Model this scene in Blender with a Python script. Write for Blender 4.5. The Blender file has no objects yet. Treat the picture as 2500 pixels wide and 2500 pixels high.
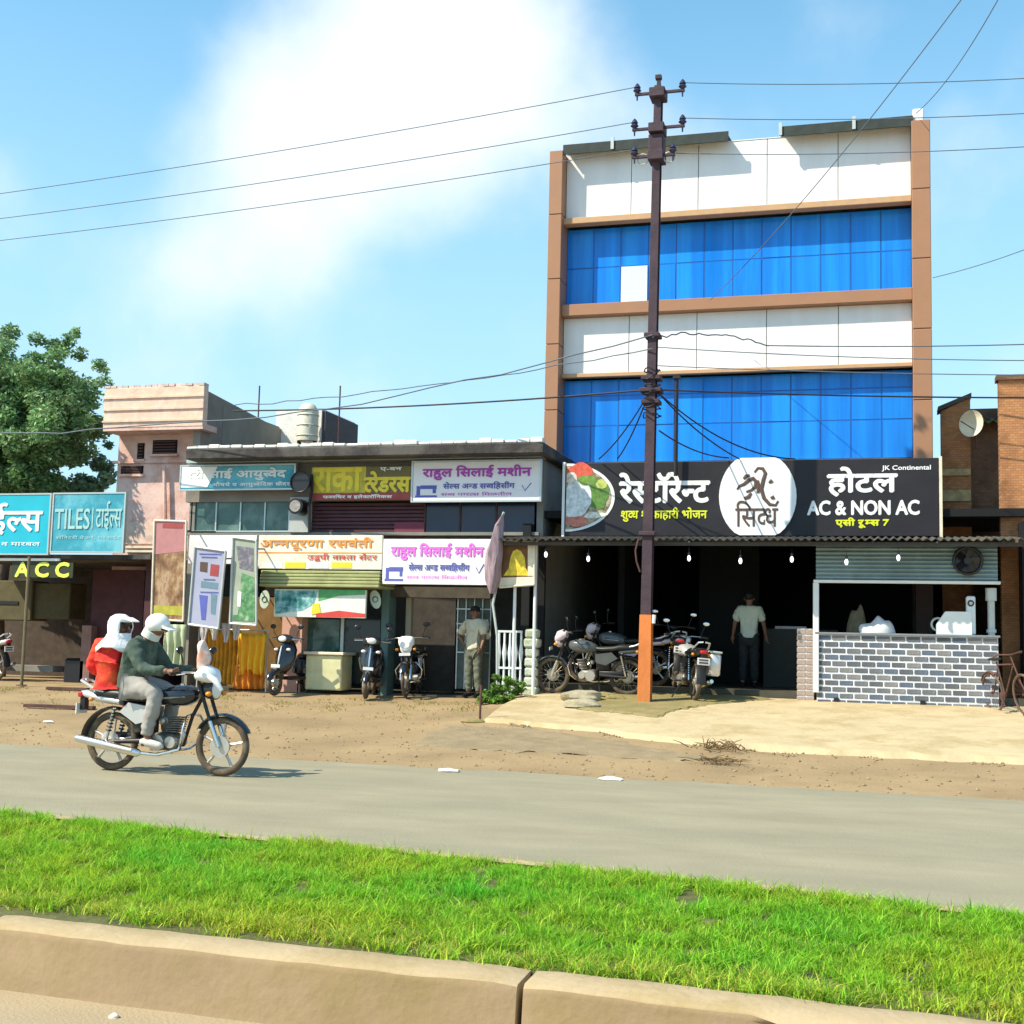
import bpy, math, random
import numpy as np
from mathutils import Vector, Matrix, noise
R = math.radians
random.seed(7)
rng = np.random.default_rng(7)
sc = bpy.context.scene
COL = sc.collection

# ---------------------------------------------------------------- camera
S = 1932.0            # the photograph's pixel grid used for measuring
F = 2450.0
PITCH = math.atan(249 / F); ROLL = 0.024; YAW = R(16.0); EYE = 1.43
f0 = Vector((-math.sin(YAW), math.cos(YAW), 0)); r0 = Vector((math.cos(YAW), math.sin(YAW), 0)); zz = Vector((0, 0, 1))
FW = f0 * math.cos(PITCH) + zz * math.sin(PITCH)
U0 = -f0 * math.sin(PITCH) + zz * math.cos(PITCH)
XC = r0 * math.cos(ROLL) + U0 * math.sin(ROLL)
YC = -r0 * math.sin(ROLL) + U0 * math.cos(ROLL)
camd = bpy.data.cameras.new('camera'); cam = bpy.data.objects.new('camera', camd); COL.objects.link(cam)
cam.matrix_world = Matrix.Translation((0, 0, EYE)) @ Matrix((XC, YC, -FW)).transposed().to_4x4()
camd.sensor_width = 36; camd.lens = 36 * F / S; camd.clip_end = 2000; camd.clip_start = 0.05
sc.camera = cam

# ---------------------------------------------------------------- light
SUN = Vector((-0.60, -0.47, 0.82)).normalized()        # towards the sun
world = bpy.data.worlds.new('World'); sc.world = world; world.use_nodes = True
wn = world.node_tree.nodes; wl = world.node_tree.links
bg = wn['Background']; bg.inputs[1].default_value = 0.125
def wnode(t, **k):
    n = wn.new(t)
    for a, b in k.items(): setattr(n, a, b)
    return n
sky = wnode('ShaderNodeTexSky', sky_type='NISHITA', sun_disc=False)
sky.sun_elevation = math.asin(SUN.z); sky.sun_rotation = math.atan2(SUN.x, SUN.y) % (2 * math.pi)
sky.altitude = 300; sky.air_density = 1.0; sky.dust_density = 0.6; sky.ozone_density = 1.0
hs = wnode('ShaderNodeHueSaturation'); hs.inputs['Hue'].default_value = .478; hs.inputs['Saturation'].default_value = 1.24; hs.inputs['Value'].default_value = 1.38
wl.new(sky.outputs[0], hs.inputs['Color'])
tc = wnode('ShaderNodeTexCoord')
nz = wnode('ShaderNodeTexNoise'); nz.inputs['Scale'].default_value = 4.2; nz.inputs['Detail'].default_value = 7; nz.inputs['Roughness'].default_value = 0.52
wl.new(tc.outputs['Generated'], nz.inputs['Vector'])
def wmath(op, a, b=None, clamp=False):
    n = wnode('ShaderNodeMath', operation=op, use_clamp=clamp)
    for i, x in enumerate((a, b)):
        if x is None: continue
        if isinstance(x, (int, float)): n.inputs[i].default_value = x
        else: wl.new(x, n.inputs[i])
    return n.outputs[0]
def ray(u, v): return (FW * F + XC * (u - S / 2) - YC * (v - S / 2)).normalized()
blobs = None
for (u, v, rad, w) in [(640, 40, 0.20, .8), (450, 310, 0.14, 0.9), (700, 230, 0.15, .5), (900, 110, 0.16, 0.6), (250, 620, 0.13, 0.5), (480, 520, .12, .35),
                       (1560, 20, 0.10, 0.55), (700, 640, 0.25, 0.12), (1250, 230, 0.14, 0.25), (0, 330, 0.10, 0.18), (1900, 720, .12, .6)]:
    d = wnode('ShaderNodeVectorMath', operation='DISTANCE'); wl.new(tc.outputs['Generated'], d.inputs[0]); d.inputs[1].default_value = ray(u, v)
    m = wnode('ShaderNodeMapRange', interpolation_type='SMOOTHSTEP'); wl.new(d.outputs['Value'], m.inputs[0])
    m.inputs[1].default_value = rad; m.inputs[2].default_value = 0.0; m.inputs[3].default_value = 0.0; m.inputs[4].default_value = w
    blobs = m.outputs[0] if blobs is None else wmath('ADD', blobs, m.outputs[0])
nn = wmath('SUBTRACT', nz.outputs[0], 0.5)
cl = wmath('ADD', blobs, wmath('MULTIPLY', nn, 2.7))
mr = wnode('ShaderNodeMapRange', interpolation_type='SMOOTHSTEP'); wl.new(cl, mr.inputs[0])
mr.inputs[1].default_value = .05; mr.inputs[2].default_value = 1.15
mixc = wnode('ShaderNodeMix', data_type='RGBA'); wl.new(mr.outputs[0], mixc.inputs[0])
sepz = wnode('ShaderNodeSeparateXYZ'); wl.new(tc.outputs['Generated'], sepz.inputs[0])
hr = wnode('ShaderNodeMapRange', interpolation_type='SMOOTHSTEP'); wl.new(sepz.outputs[2], hr.inputs[0]); hr.inputs[1].default_value = .62; hr.inputs[2].default_value = .02; hr.inputs[3].default_value = 0; hr.inputs[4].default_value = .88
hmix = wnode('ShaderNodeMix', data_type='RGBA'); wl.new(hr.outputs[0], hmix.inputs[0]); wl.new(hs.outputs[0], hmix.inputs[6]); hmix.inputs[7].default_value = (2.95, 4.65, 5.9, 1)
wl.new(hmix.outputs[2], mixc.inputs[6]); mixc.inputs[7].default_value = (5.4, 5.9, 6.2, 1)
wl.new(mixc.outputs[2], bg.inputs[0])
sund = bpy.data.lights.new('sun', 'SUN'); sund.energy = 4.6; sund.angle = R(0.5); sund.color = (1.0, 0.91, 0.74)
sun = bpy.data.objects.new('sun', sund); COL.objects.link(sun)
sun.rotation_euler = (-SUN).to_track_quat('-Z', 'Y').to_euler(); sun.location = (-20, -10, 30)
vs = sc.view_settings; sc.display_settings.display_device = 'sRGB'
vs.view_transform = 'Standard'; vs.look = 'None'; vs.gamma = 1; vs.use_curve_mapping = False; vs.exposure = 0.60

# ---------------------------------------------------------------- measuring helpers
O = Vector((0, 0, EYE))
def onY(u, v, Y):
    d = ray(u, v); t = Y / d.y; return O + d * t
def onZ(u, v, z):
    d = ray(u, v); t = (z - EYE) / d.z; return O + d * t
def rect(u0, v0, u1, v1, Y):
    "world x0,x1,z0,z1 of an image rectangle lying on the plane Y"
    a, b, c, d = onY(u0, v0, Y), onY(u1, v0, Y), onY(u0, v1, Y), onY(u1, v1, Y)
    return (a.x + c.x) / 2, (b.x + d.x) / 2, (c.z + d.z) / 2, (a.z + b.z) / 2
def smooth(t): t = max(0., min(1., t)); return t * t * (3 - 2 * t)
def lerp(a, b, t): return a + (b - a) * t
def poly(pts, x):
    if x <= pts[0][0]: i = 0
    elif x >= pts[-1][0]: i = len(pts) - 2
    else: i = max(k for k in range(len(pts) - 1) if pts[k][0] <= x)
    (a, b), (c, d) = pts[i], pts[i + 1]
    return b + (d - b) * (x - a) / (c - a)
def Yroad(x): return poly([(-11, 14.35), (-4.1, 14.2), (1.2, 14.0)], x)
def Ykerb(x): return poly([(-3.46, 4.62), (-2.47, 4.575), (-1.22, 4.55), (-.2, 4.47), (.4, 4.42)], x)
def Ygrass(x): return max(Ykerb(x) + .8, poly([(-5.63, 7.52), (-3.9, 7.18), (-2.61, 7.06), (-1.38, 6.90), (-.31, 6.70), (.56, 6.48)], x))
def terr(x, y):
    A = lerp(.46, .60, smooth((x + 7.0) / 1.6))
    yr = Yroad(x); t = max(0., min(1., (y - yr) / (22.0 - yr)))
    return A * t ** 1.15
def onT(u, v, dz=0):
    d = ray(u, v); t = 3.0
    while t < 80:
        p = O + d * t
        if p.z <= terr(p.x, p.y) + dz: return p
        t += .01
    return p

# ---------------------------------------------------------------- materials
MATS = {}
def mat(name, col, rough=.75, metal=0., var=.12, scale=6., bump=0., bscale=None, spec=.4, emit=0, stretch=None, coat=0., col2=None, amt2=.5, scale2=1.2, trans=0, attr=None):
    if name in MATS: return MATS[name]
    m = bpy.data.materials.new(name); m.use_nodes = True; N = m.node_tree.nodes; L = m.node_tree.links
    b = N['Principled BSDF']; b.inputs['Roughness'].default_value = rough; b.inputs['Metallic'].default_value = metal
    b.inputs['Specular IOR Level'].default_value = spec; b.inputs['Coat Weight'].default_value = coat
    t = N.new('ShaderNodeTexCoord'); mp = N.new('ShaderNodeMapping'); L.new(t.outputs['Object'], mp.inputs[0])
    if stretch: mp.inputs['Scale'].default_value = stretch
    n = N.new('ShaderNodeTexNoise'); n.inputs['Scale'].default_value = scale; n.inputs['Detail'].default_value = 6; n.inputs['Roughness'].default_value = .62
    L.new(mp.outputs[0], n.inputs['Vector'])
    r = N.new('ShaderNodeValToRGB'); L.new(n.outputs[0], r.inputs[0])
    r.color_ramp.elements[0].position = .3; r.color_ramp.elements[1].position = .7
    c = Vector(col)
    r.color_ramp.elements[0].color = (*[max(0, x * (1 - var)) for x in c], 1); r.color_ramp.elements[1].color = (*[min(1, x * (1 + var)) for x in c], 1)
    out = r.outputs[0]
    if col2 is not None:
        n2 = N.new('ShaderNodeTexNoise'); n2.inputs['Scale'].default_value = scale2; n2.inputs['Detail'].default_value = 8; n2.inputs['Roughness'].default_value = .65
        L.new(mp.outputs[0], n2.inputs['Vector'])
        r2 = N.new('ShaderNodeValToRGB'); L.new(n2.outputs[0], r2.inputs[0]); r2.color_ramp.elements[0].position = .47; r2.color_ramp.elements[1].position = .62
        r2.color_ramp.elements[0].color = (0, 0, 0, 1); r2.color_ramp.elements[1].color = (amt2, amt2, amt2, 1)
        mx = N.new('ShaderNodeMix'); mx.data_type = 'RGBA'; L.new(r2.outputs[0], mx.inputs[0]); L.new(out, mx.inputs[6]); mx.inputs[7].default_value = (*col2, 1)
        out = mx.outputs[2]
    if attr:
        at = N.new('ShaderNodeAttribute'); at.attribute_name = attr
        mx = N.new('ShaderNodeMix'); mx.data_type = 'RGBA'; mx.blend_type = 'MULTIPLY'; mx.inputs[0].default_value = 1
        L.new(out, mx.inputs[6]); L.new(at.outputs['Color'], mx.inputs[7]); out = mx.outputs[2]
    L.new(out, b.inputs['Base Color'])
    if emit: L.new(out, b.inputs['Emission Color']); b.inputs['Emission Strength'].default_value = emit
    if bump:
        nb = N.new('ShaderNodeTexNoise'); nb.inputs['Scale'].default_value = bscale or scale * 4; nb.inputs['Detail'].default_value = 5
        L.new(mp.outputs[0], nb.inputs['Vector'])
        bp = N.new('ShaderNodeBump'); bp.inputs['Strength'].default_value = bump; bp.inputs['Distance'].default_value = .02
        L.new(nb.outputs[0], bp.inputs['Height']); L.new(bp.outputs[0], b.inputs['Normal'])
    if trans:
        tr = N.new('ShaderNodeBsdfTranslucent'); L.new(out, tr.inputs[0]); ms = N.new('ShaderNodeMixShader'); ms.inputs[0].default_value = trans
        L.new(b.outputs[0], ms.inputs[1]); L.new(tr.outputs[0], ms.inputs[2]); L.new(ms.outputs[0], N['Material Output'].inputs[0])
    MATS[name] = m; return m

def picture(name, cols, scale=5, stretch=None):
    m = mat(name, cols[0], .6, scale=scale, stretch=stretch); rp = [n for n in m.node_tree.nodes if n.type == 'VALTORGB'][0].color_ramp
    rp.elements[0].position = .30; rp.elements[0].color = (*cols[0], 1); rp.elements[1].position = .70; rp.elements[1].color = (*cols[-1], 1)
    for i, c_ in enumerate(cols[1:-1]): e_ = rp.elements.new(.30 + .40 * (i + 1) / (len(cols) - 1)); e_.color = (*c_, 1)
    return m

# ---------------------------------------------------------------- mesh helpers
class MB:
    def __init__(s): s.v = []; s.f = []
    def add(s, vs, fs, M=None):
        b = len(s.v)
        for p in vs: s.v.append(tuple(M @ Vector(p)) if M is not None else tuple(p))
        for q in fs: s.f.append(tuple(i + b for i in q))
        return s
    def box(s, x0, x1, y0, y1, z0, z1, M=None):
        return s.add([(x0, y0, z0), (x1, y0, z0), (x1, y1, z0), (x0, y1, z0), (x0, y0, z1), (x1, y0, z1), (x1, y1, z1), (x0, y1, z1)],
                     [(0, 3, 2, 1), (4, 5, 6, 7), (0, 1, 5, 4), (1, 2, 6, 5), (2, 3, 7, 6), (3, 0, 4, 7)], M)
    def bevbox(s, x0, x1, y0, y1, z0, z1, b=.02, M=None):
        vs = []; X = (x0, x1); Y = (y0, y1); Z = (z0, z1)
        prof = [(x0 + b, y0), (x1 - b, y0), (x1, y0 + b), (x1, y1 - b), (x1 - b, y1), (x0 + b, y1), (x0, y1 - b), (x0, y0 + b)]
        ins = [(min(max(x, x0 + b), x1 - b), min(max(y, y0 + b), y1 - b)) for x, y in prof]
        for z, P in ((z0, ins), (z0 + b, prof), (z1 - b, prof), (z1, ins)): vs += [(x, y, z) for x, y in P]
        fs = [tuple(reversed(range(8))), tuple(range(24, 32))]
        for k in range(3):
            for i in range(8): fs.append((k * 8 + i, k * 8 + (i + 1) % 8, k * 8 + 8 + (i + 1) % 8, k * 8 + 8 + i))
        return s.add(vs, fs, M)
    def cyl(s, p, q, r, r2=None, n=12, cap=True):
        p = Vector(p); q = Vector(q); r2 = r if r2 is None else r2
        return s.tube([p, q], [r, r2], n, cap)
    def tube(s, pts, r, n=8, cap=True, closed=False):
        pts = [Vector(p) for p in pts]; m = len(pts)
        if not isinstance(r, (list, tuple)): r = [r] * m
        vs = []; ref = None
        for i, p in enumerate(pts):
            if closed: t = pts[(i + 1) % m] - pts[i - 1]
            else: t = pts[min(i + 1, m - 1)] - pts[max(i - 1, 0)]
            t.normalize()
            if ref is None: ref = Vector((0, 0, 1)) if abs(t.z) < .9 else Vector((0, 1, 0))
            a = t.cross(ref).normalized(); b = a.cross(t).normalized(); ref = b
            for k in range(n):
                c = 2 * math.pi * k / n; vs.append(p + (a * math.cos(c) + b * math.sin(c)) * r[i])
        fs = []
        for i in range(m if closed else m - 1):
            j = (i + 1) % m
            for k in range(n): fs.append((i * n + k, i * n + (k + 1) % n, j * n + (k + 1) % n, j * n + k))
        if cap and not closed: fs.append(tuple(reversed(range(n)))); fs.append(tuple(range((m - 1) * n, m * n)))
        return s.add(vs, fs)
    def ring(s, c, Rr, r, axis=(0, 1, 0), n=28, k=8, sx=1.0):
        a = Vector(axis).normalized(); u = a.cross(Vector((0, 0, 1)));
        if u.length < .1: u = a.cross(Vector((1, 0, 0)))
        u.normalize(); w = a.cross(u); c = Vector(c); vs = []
        for i in range(n):
            t = 2 * math.pi * i / n; d = u * math.cos(t) + w * math.sin(t)
            for j in range(k):
                q = 2 * math.pi * j / k; vs.append(c + d * (Rr + r * math.cos(q)) + a * (r * sx * math.sin(q)))
        fs = [(i * k + j, i * k + (j + 1) % k, ((i + 1) % n) * k + (j + 1) % k, ((i + 1) % n) * k + j) for i in range(n) for j in range(k)]
        return s.add(vs, fs)
    def ell(s, c, r, n=14, m=9, M=None):
        if not isinstance(r, (tuple, list)): r = (r, r, r)
        vs = [(c[0], c[1], c[2] + r[2])]
        for i in range(1, m):
            t = math.pi * i / m
            for k in range(n):
                q = 2 * math.pi * k / n; vs.append((c[0] + r[0] * math.sin(t) * math.cos(q), c[1] + r[1] * math.sin(t) * math.sin(q), c[2] + r[2] * math.cos(t)))
        vs.append((c[0], c[1], c[2] - r[2])); e = len(vs) - 1; fs = []
        for k in range(n): fs.append((0, 1 + k, 1 + (k + 1) % n)); fs.append((e, 1 + (m - 2) * n + (k + 1) % n, 1 + (m - 2) * n + k))
        for i in range(m - 2):
            for k in range(n): fs.append((1 + i * n + k, 1 + (i + 1) * n + k, 1 + (i + 1) * n + (k + 1) % n, 1 + i * n + (k + 1) % n))
        return s.add(vs, fs, M)
    def loft(s, secs, n=14, M=None):
        "sections across x: (x, zc, ry, rz[, power]) giving rounded solids along x"
        vs = []
        for q in secs:
            x, zc, ry, rz = q[:4]; pw = q[4] if len(q) > 4 else .8
            for k in range(n):
                t = 2 * math.pi * k / n; c, d = math.cos(t), math.sin(t)
                vs.append((x, ry * math.copysign(abs(c) ** pw, c), zc + rz * math.copysign(abs(d) ** pw, d)))
        fs = [(i * n + k, i * n + (k + 1) % n, (i + 1) * n + (k + 1) % n, (i + 1) * n + k) for i in range(len(secs) - 1) for k in range(n)]
        fs.append(tuple(range(n))); fs.append(tuple(reversed(range((len(secs) - 1) * n, len(secs) * n))))
        return s.add(vs, fs, M)
    def prism(s, pts, y0, y1, M=None):
        "polygon given as (x,z), extruded along y"
        n = len(pts); vs = [(x, y0, z) for x, z in pts] + [(x, y1, z) for x, z in pts]
        fs = [tuple(range(n)), tuple(reversed(range(n, 2 * n)))] + [(i, i + n, (i + 1) % n + n, (i + 1) % n) for i in range(n)]
        return s.add(vs, fs, M)
    def build(s, name, m, parent=None, smooth_=None, **tags):
        me = bpy.data.meshes.new(name); me.from_pydata(s.v, [], s.f); me.validate(); me.update()
        return link(name, me, m, parent, smooth_, **tags)
def link(name, me, m, parent=None, smooth_=None, **tags):
    if m is not None and not me.materials:
        me.materials.append(m)
    if smooth_:
        me.shade_smooth(); me.set_sharp_from_angle(angle=R(smooth_))
    o = bpy.data.objects.new(name, me); COL.objects.link(o)
    if parent is not None: o.parent = parent
    for k, v in tags.items(): o[k] = v
    return o
def fixnormals(o):
    import bmesh
    b = bmesh.new(); b.from_mesh(o.data); bmesh.ops.recalc_face_normals(b, faces=b.faces); b.to_mesh(o.data); b.free(); return o
def thing(name, label, cat, loc=(0, 0, 0), rz=0, group=None, M=None):
    o = bpy.data.objects.new(name, None); COL.objects.link(o); o.location = loc; o.rotation_euler = (0, 0, rz)
    o.empty_display_size = .1
    if M is not None: o.matrix_world = M
    o['label'] = label; o['category'] = cat
    if group: o['group'] = group
    return o
def tag(o, label, cat, group=None):
    o['label'] = label; o['category'] = cat
    if group: o['group'] = group
    return o
def struct(name, mb, m, **k):
    o = mb.build(name, m, **k) if isinstance(mb, MB) else mb; o['kind'] = 'structure'; return o
def copy_tree(o, parent=None):
    c = o.copy(); COL.objects.link(c); c.parent = parent
    for ch in list(o.children): copy_tree(ch, c)
    return c
def bar(name, x0, x1, y0, y1, z0, z1, m, parent=None, b=0, **t):
    mb = MB(); (mb.bevbox(x0, x1, y0, y1, z0, z1, b) if b else mb.box(x0, x1, y0, y1, z0, z1)); return mb.build(name, m, parent, **t)

# lettering: real glyph meshes from the built-in font, laid out with half consonants where needed
def glyph(body):
    c = bpy.data.curves.new('lettering', 'FONT'); c.body = body; c.size = 1; c.fill_mode = 'FRONT'; c.resolution_u = 3
    o = bpy.data.objects.new('lettering', c); COL.objects.link(o); bpy.context.view_layer.update()
    me = bpy.data.meshes.new_from_object(o.evaluated_get(bpy.context.evaluated_depsgraph_get()))
    v = [tuple(p.co) for p in me.vertices]; f = [tuple(p.vertices) for p in me.polygons]
    bpy.data.objects.remove(o); bpy.data.curves.remove(c); bpy.data.meshes.remove(me)
    return v, f
def clipx(v, f, x):
    import bmesh
    me = bpy.data.meshes.new('t'); me.from_pydata(v, [], f); b = bmesh.new(); b.from_mesh(me)
    bmesh.ops.bisect_plane(b, geom=b.verts[:] + b.edges[:] + b.faces[:], plane_co=(x, 0, 0), plane_no=(1, 0, 0), clear_outer=True)
    b.to_mesh(me); v = [tuple(p.co) for p in me.vertices]; f = [tuple(p.vertices) for p in me.polygons]; b.free(); bpy.data.meshes.remove(me); return v, f
def lettering(text, parent, x0, x1, z0, z1, y, m, bold=.0, name='lettering', keep=False, slant=0):
    "'^' after a consonant marks its half form; text fills the given rectangle facing -Y"
    pieces = []; cur = ''; i = 0
    while i < len(text):
        if i + 1 < len(text) and text[i + 1] == '^':
            if cur: pieces.append((cur, 0)); cur = ''
            pieces.append((text[i], 1)); i += 2
        else: cur += text[i]; i += 1
    if cur: pieces.append((cur, 0))
    V = []; Fs = []; x = 0
    for t, half in pieces:
        v, f = glyph(t)
        if not v: x += .3; continue
        a = min(p[0] for p in v); b = max(p[0] for p in v)
        if half: cut = a + (b - a) * .66; v, f = clipx(v, f, cut); b = cut
        k = len(V); V += [(p[0] - a + x, p[1]) for p in v]; Fs += [tuple(j + k for j in q) for q in f]
        x += (b - a) - (.01)
    a = min(p[0] for p in V); b = max(p[0] for p in V); c = min(p[1] for p in V); d = max(p[1] for p in V)
    sx = (x1 - x0) / (b - a); sz = (z1 - z0) / (d - c)
    if keep: sx = sz = min(sx, sz); x0 = (x0 + x1) / 2 - sx * (b - a) / 2
    mb = MB(); offs = [(0, 0)] if not bold else [(-bold, 0), (bold, 0), (0, bold), (0, -bold), (bold * .7, bold * .7), (-bold * .7, -bold * .7)]
    for n_, (ox, oz) in enumerate(offs):
        mb.add([(x0 + (p[0] - a) * sx + ox + slant * (p[1] - c) * sz, y - .0008 * n_, z0 + (p[1] - c) * sz + oz) for p in V], Fs)
    return mb.build(name, m, parent)

# ================================================================ SETTING
m_dirt = mat('dirt', (.335, .24, .13), .95, var=.16, scale=1.6, bump=.5, bscale=22, col2=(.23, .165, .09), amt2=.75, scale2=.8, spec=.15)
m_road = mat('asphalt', (.295, .265, .18), .9, var=.12, scale=1.3, bump=.4, bscale=60, col2=(.25, .235, .16), amt2=.6, scale2=.35, spec=.2, stretch=(.6, 1.3, 1))
m_road2 = mat('near_road', (.37, .29, .18), .9, var=.07, scale=2, bump=.3, bscale=70, spec=.2)
m_conc = mat('pale_concrete', (.50, .40, .235), .9, var=.12, scale=2.2, bump=.6, bscale=14, col2=(.38, .29, .145), amt2=.8, scale2=1.5, spec=.2)
m_kerb = mat('kerb_concrete', (.43, .33, .195), .9, var=.10, scale=3.0, bump=.25, bscale=30, col2=(.30, .22, .09), amt2=.6, scale2=1.6, spec=.2)
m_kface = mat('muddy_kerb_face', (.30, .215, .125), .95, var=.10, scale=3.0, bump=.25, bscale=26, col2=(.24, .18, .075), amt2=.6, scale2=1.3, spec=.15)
m_soil = mat('median_soil', (.10, .10, .03), .95, var=.3, scale=9, bump=.6)

def axis(lo, hi, d0, d1, step):
    a = [lo]; 
    while a[-1] < d0 - 1e-6:
        gap = d0 - a[-1]; a.append(a[-1] + min(gap, max(step, gap * .45)))
    while a[-1] < d1: a.append(a[-1] + step)
    while a[-1] < hi: a.append(min(hi, a[-1] + max(step, (a[-1] - d1) * .6 + step)))
    return a
def sheet(name, xs, ys, fz, m, **k):
    v = [(x, y, fz(x, y)) for y in ys for x in xs]; n = len(xs)
    f = [(j * n + i, j * n + i + 1, (j + 1) * n + i + 1, (j + 1) * n + i) for j in range(len(ys) - 1) for i in range(n - 1)]
    me = bpy.data.meshes.new(name); me.from_pydata(v, [], f); return link(name, me, m, smooth_=60, **k)
xs = axis(-700, 700, -16, 9, .16); ys = axis(-60, 900, 13, 24, .16)
def gz(x, y):
    z = terr(x, y) if y > 10 else -.02
    if 14.6 < y < 22 and -17 < x < 10:
        z += .022 * noise.fractal(Vector((x * 1.1, y * 1.6, 0)), .8, 2.1, 5) * smooth((y - 14.6) / .8)
    elif y > 40: z -= .0
    return z - .012
struct('ground', sheet('ground', xs, ys, gz, m_dirt), None)
# far carriageway with a worn, wavering edge
def strip(name, y0f, y1f, z, m, X0=-160, X1=160, n=900, **k):
    v = []; f = []
    for i in range(n + 1):
        t = i / n * 2 - 1; x = -4 + math.copysign(abs(t) ** 2.2, t) * (X1 - X0) / 2
        for j in range(5): v.append((x, lerp(y0f(x), y1f(x), j / 4), z(x) if callable(z) else z))
    for i in range(n):
        for j in range(4): a = i * 5 + j; f.append((a, a + 5, a + 6, a + 1))
    mb = MB(); mb.add(v, f); o = mb.build(name, m, **k); fixnormals(o); o['kind'] = 'structure'; return o
strip('road', lambda x: Ygrass(max(-40, min(30, x))) - .2 if x < 30 else Ygrass(30) - .2,
      lambda x: Yroad(max(-60, min(30, x))) + .10 * noise.fractal(Vector((x * .9, 3, 0)), .9, 2, 5), .004, m_road)
strip('near_road', lambda x: -9., lambda x: Ykerb(max(-40, min(30, x))) + .05, .004, m_road2)

# median: kerb stones, soil and grass
KX = onZ(995, 1850, .24).x - .02
med = bpy.data.objects.new('kerb', None); COL.objects.link(med); med['kind'] = 'structure'
for s_ in range(-5, 6):
    a = KX + s_ * 2.35; x0 = a + .012; x1 = a + 2.35 - .012; n = 26; v = []; f = []
    prof = [(-.01, 0), (0, .03), (.022, .205), (.028, .226), (.042, .237), (.22, .243), (.24, .23), (.24, 0)]
    for i in range(n + 1):
        x = lerp(x0, x1, i / n); e = .008 if i in (0, n) else 0
        yk = Ykerb(x)
        for j, (py, pz) in enumerate(prof):
            w = .007 * noise.fractal(Vector((x * 2.2, j * .8, 5 + s_)), .8, 2, 4)
            if s_ == 0 and abs(x - (a + .95)) < .12 and j in (3, 4): w -= .018
            v.append((x, yk + py + (w if j < 5 else 0) + e, pz + (w if j in (3, 4, 5) else 0) - e * (j > 1)))
    k = len(prof)
    for i in range(n):
        for j in range(k - 1): f.append((i * k + j, (i + 1) * k + j, (i + 1) * k + j + 1, i * k + j + 1))
    f.append(tuple(range(k))); f.append(tuple(reversed(range(n * k, n * k + k))))
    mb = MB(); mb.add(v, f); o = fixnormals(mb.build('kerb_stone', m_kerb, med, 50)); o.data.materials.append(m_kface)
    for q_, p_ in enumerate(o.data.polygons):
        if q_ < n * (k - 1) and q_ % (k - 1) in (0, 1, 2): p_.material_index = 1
strip('median_soil', lambda x: Ykerb(max(-14, min(14, x))) + .22, lambda x: Ygrass(max(-14, min(14, x))), lambda x: .225, m_soil, X0=-60, X1=60, n=200)
mb = MB()
for i in range(60):
    x = -16 + i * .5; y0 = Ygrass(x); y1 = Ygrass(x + .5)
    mb.add([(x, y0, .24), (x + .5, y1, .24), (x + .5, y1 + .12, .24), (x, y0 + .12, .24), (x, y0 + .12, 0), (x + .5, y1 + .12, 0)], [(0, 1, 2, 3), (3, 2, 5, 4)])
o = mb.build('far_kerb', m_kerb); o['kind'] = 'structure'

def blades(name, P, H, Wd, tint, m, lean=.6, segs=2, label=None):
    n = len(P); ang = rng.uniform(0, 2 * np.pi, n); ln = rng.uniform(.15, 1, n) * lean
    dx = np.cos(ang); dy = np.sin(ang); wang = ang + rng.uniform(-1.2, 1.2, n) + np.pi / 2
    wx = np.cos(wang) * Wd; wy = np.sin(wang) * Wd
    lv = []
    for s_, wf in ((0, 1.), (.5, .85), (1., .0)):
        off = ln * H * (s_ ** 1.8); hz = H * s_ * (1 - .32 * ln * s_)
        c = np.stack([P[:, 0] + dx * off, P[:, 1] + dy * off, P[:, 2] + hz], 1)
        if wf > 0:
            w = np.stack([wx * wf, wy * wf, np.zeros(n)], 1) * .5; lv += [c - w, c + w]
        else: lv.append(c)
    V = np.stack(lv, 1).reshape(-1, 3); base = np.arange(n)[:, None] * 5
    quads = base + np.array([[0, 1, 3, 2]]); tris = base + np.array([[2, 3, 4]])
    me = bpy.data.meshes.new(name); me.vertices.add(len(V)); me.vertices.foreach_set('co', V.ravel())
    loops = np.concatenate([np.concatenate([quads, tris], 1).ravel()]); me.loops.add(len(loops)); me.loops.foreach_set('vertex_index', loops.astype(np.int32))
    st = (np.arange(n)[:, None] * 7 + np.array([[0, 4]])).ravel(); me.polygons.add(2 * n); me.polygons.foreach_set('loop_start', st.astype(np.int32))
    me.update(calc_edges=True)
    at = me.attributes.new('tint', 'FLOAT_COLOR', 'POINT'); c = np.repeat(np.concatenate([tint, np.ones((n, 1))], 1), 5, 0); at.data.foreach_set('color', c.ravel().astype(np.float32))
    return link(name, me, m)
m_grass = mat('grass_blade', (.35, .56, .05), .6, var=.05, scale=3, spec=.15, trans=.45, attr='tint')
def fbm(x, y, s=1.0, seed=0): return noise.fractal(Vector((x * s, y * s, seed)), .8, 2, 4)
N = 400000; px = rng.uniform(-9.5, 3.2, N); t = rng.uniform(0, 1, N)
yk = np.array([Ykerb(a_) for a_ in px]); yg = np.array([Ygrass(a_) for a_ in px])
off_ = np.interp(px, [-3.6, -2.2, -1.25, .4], [.40, .33, .25, .30]) + .02 * np.sin(px * 5.3) + .015 * np.sin(px * 13); py = yk + off_ + t * (yg - yk - off_ + .04) + rng.normal(0, .03, N)
gx = np.arange(-12, 5, .06); gy = np.arange(3, 9, .06)
dens = np.array([[fbm(a, b, 1.7) for b in gy] for a in gx]); dens2 = np.array([[fbm(a, b, 6.0, 9) for b in gy] for a in gx]); dens3 = np.array([[fbm(a, b, .9, 4) for b in gy] for a in gx])
ix = ((px + 12) / .06).astype(int); iy = ((py - 3) / .06).astype(int); d1 = dens[ix, iy]; d2 = dens2[ix, iy]; d3 = dens3[ix, iy]
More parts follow.
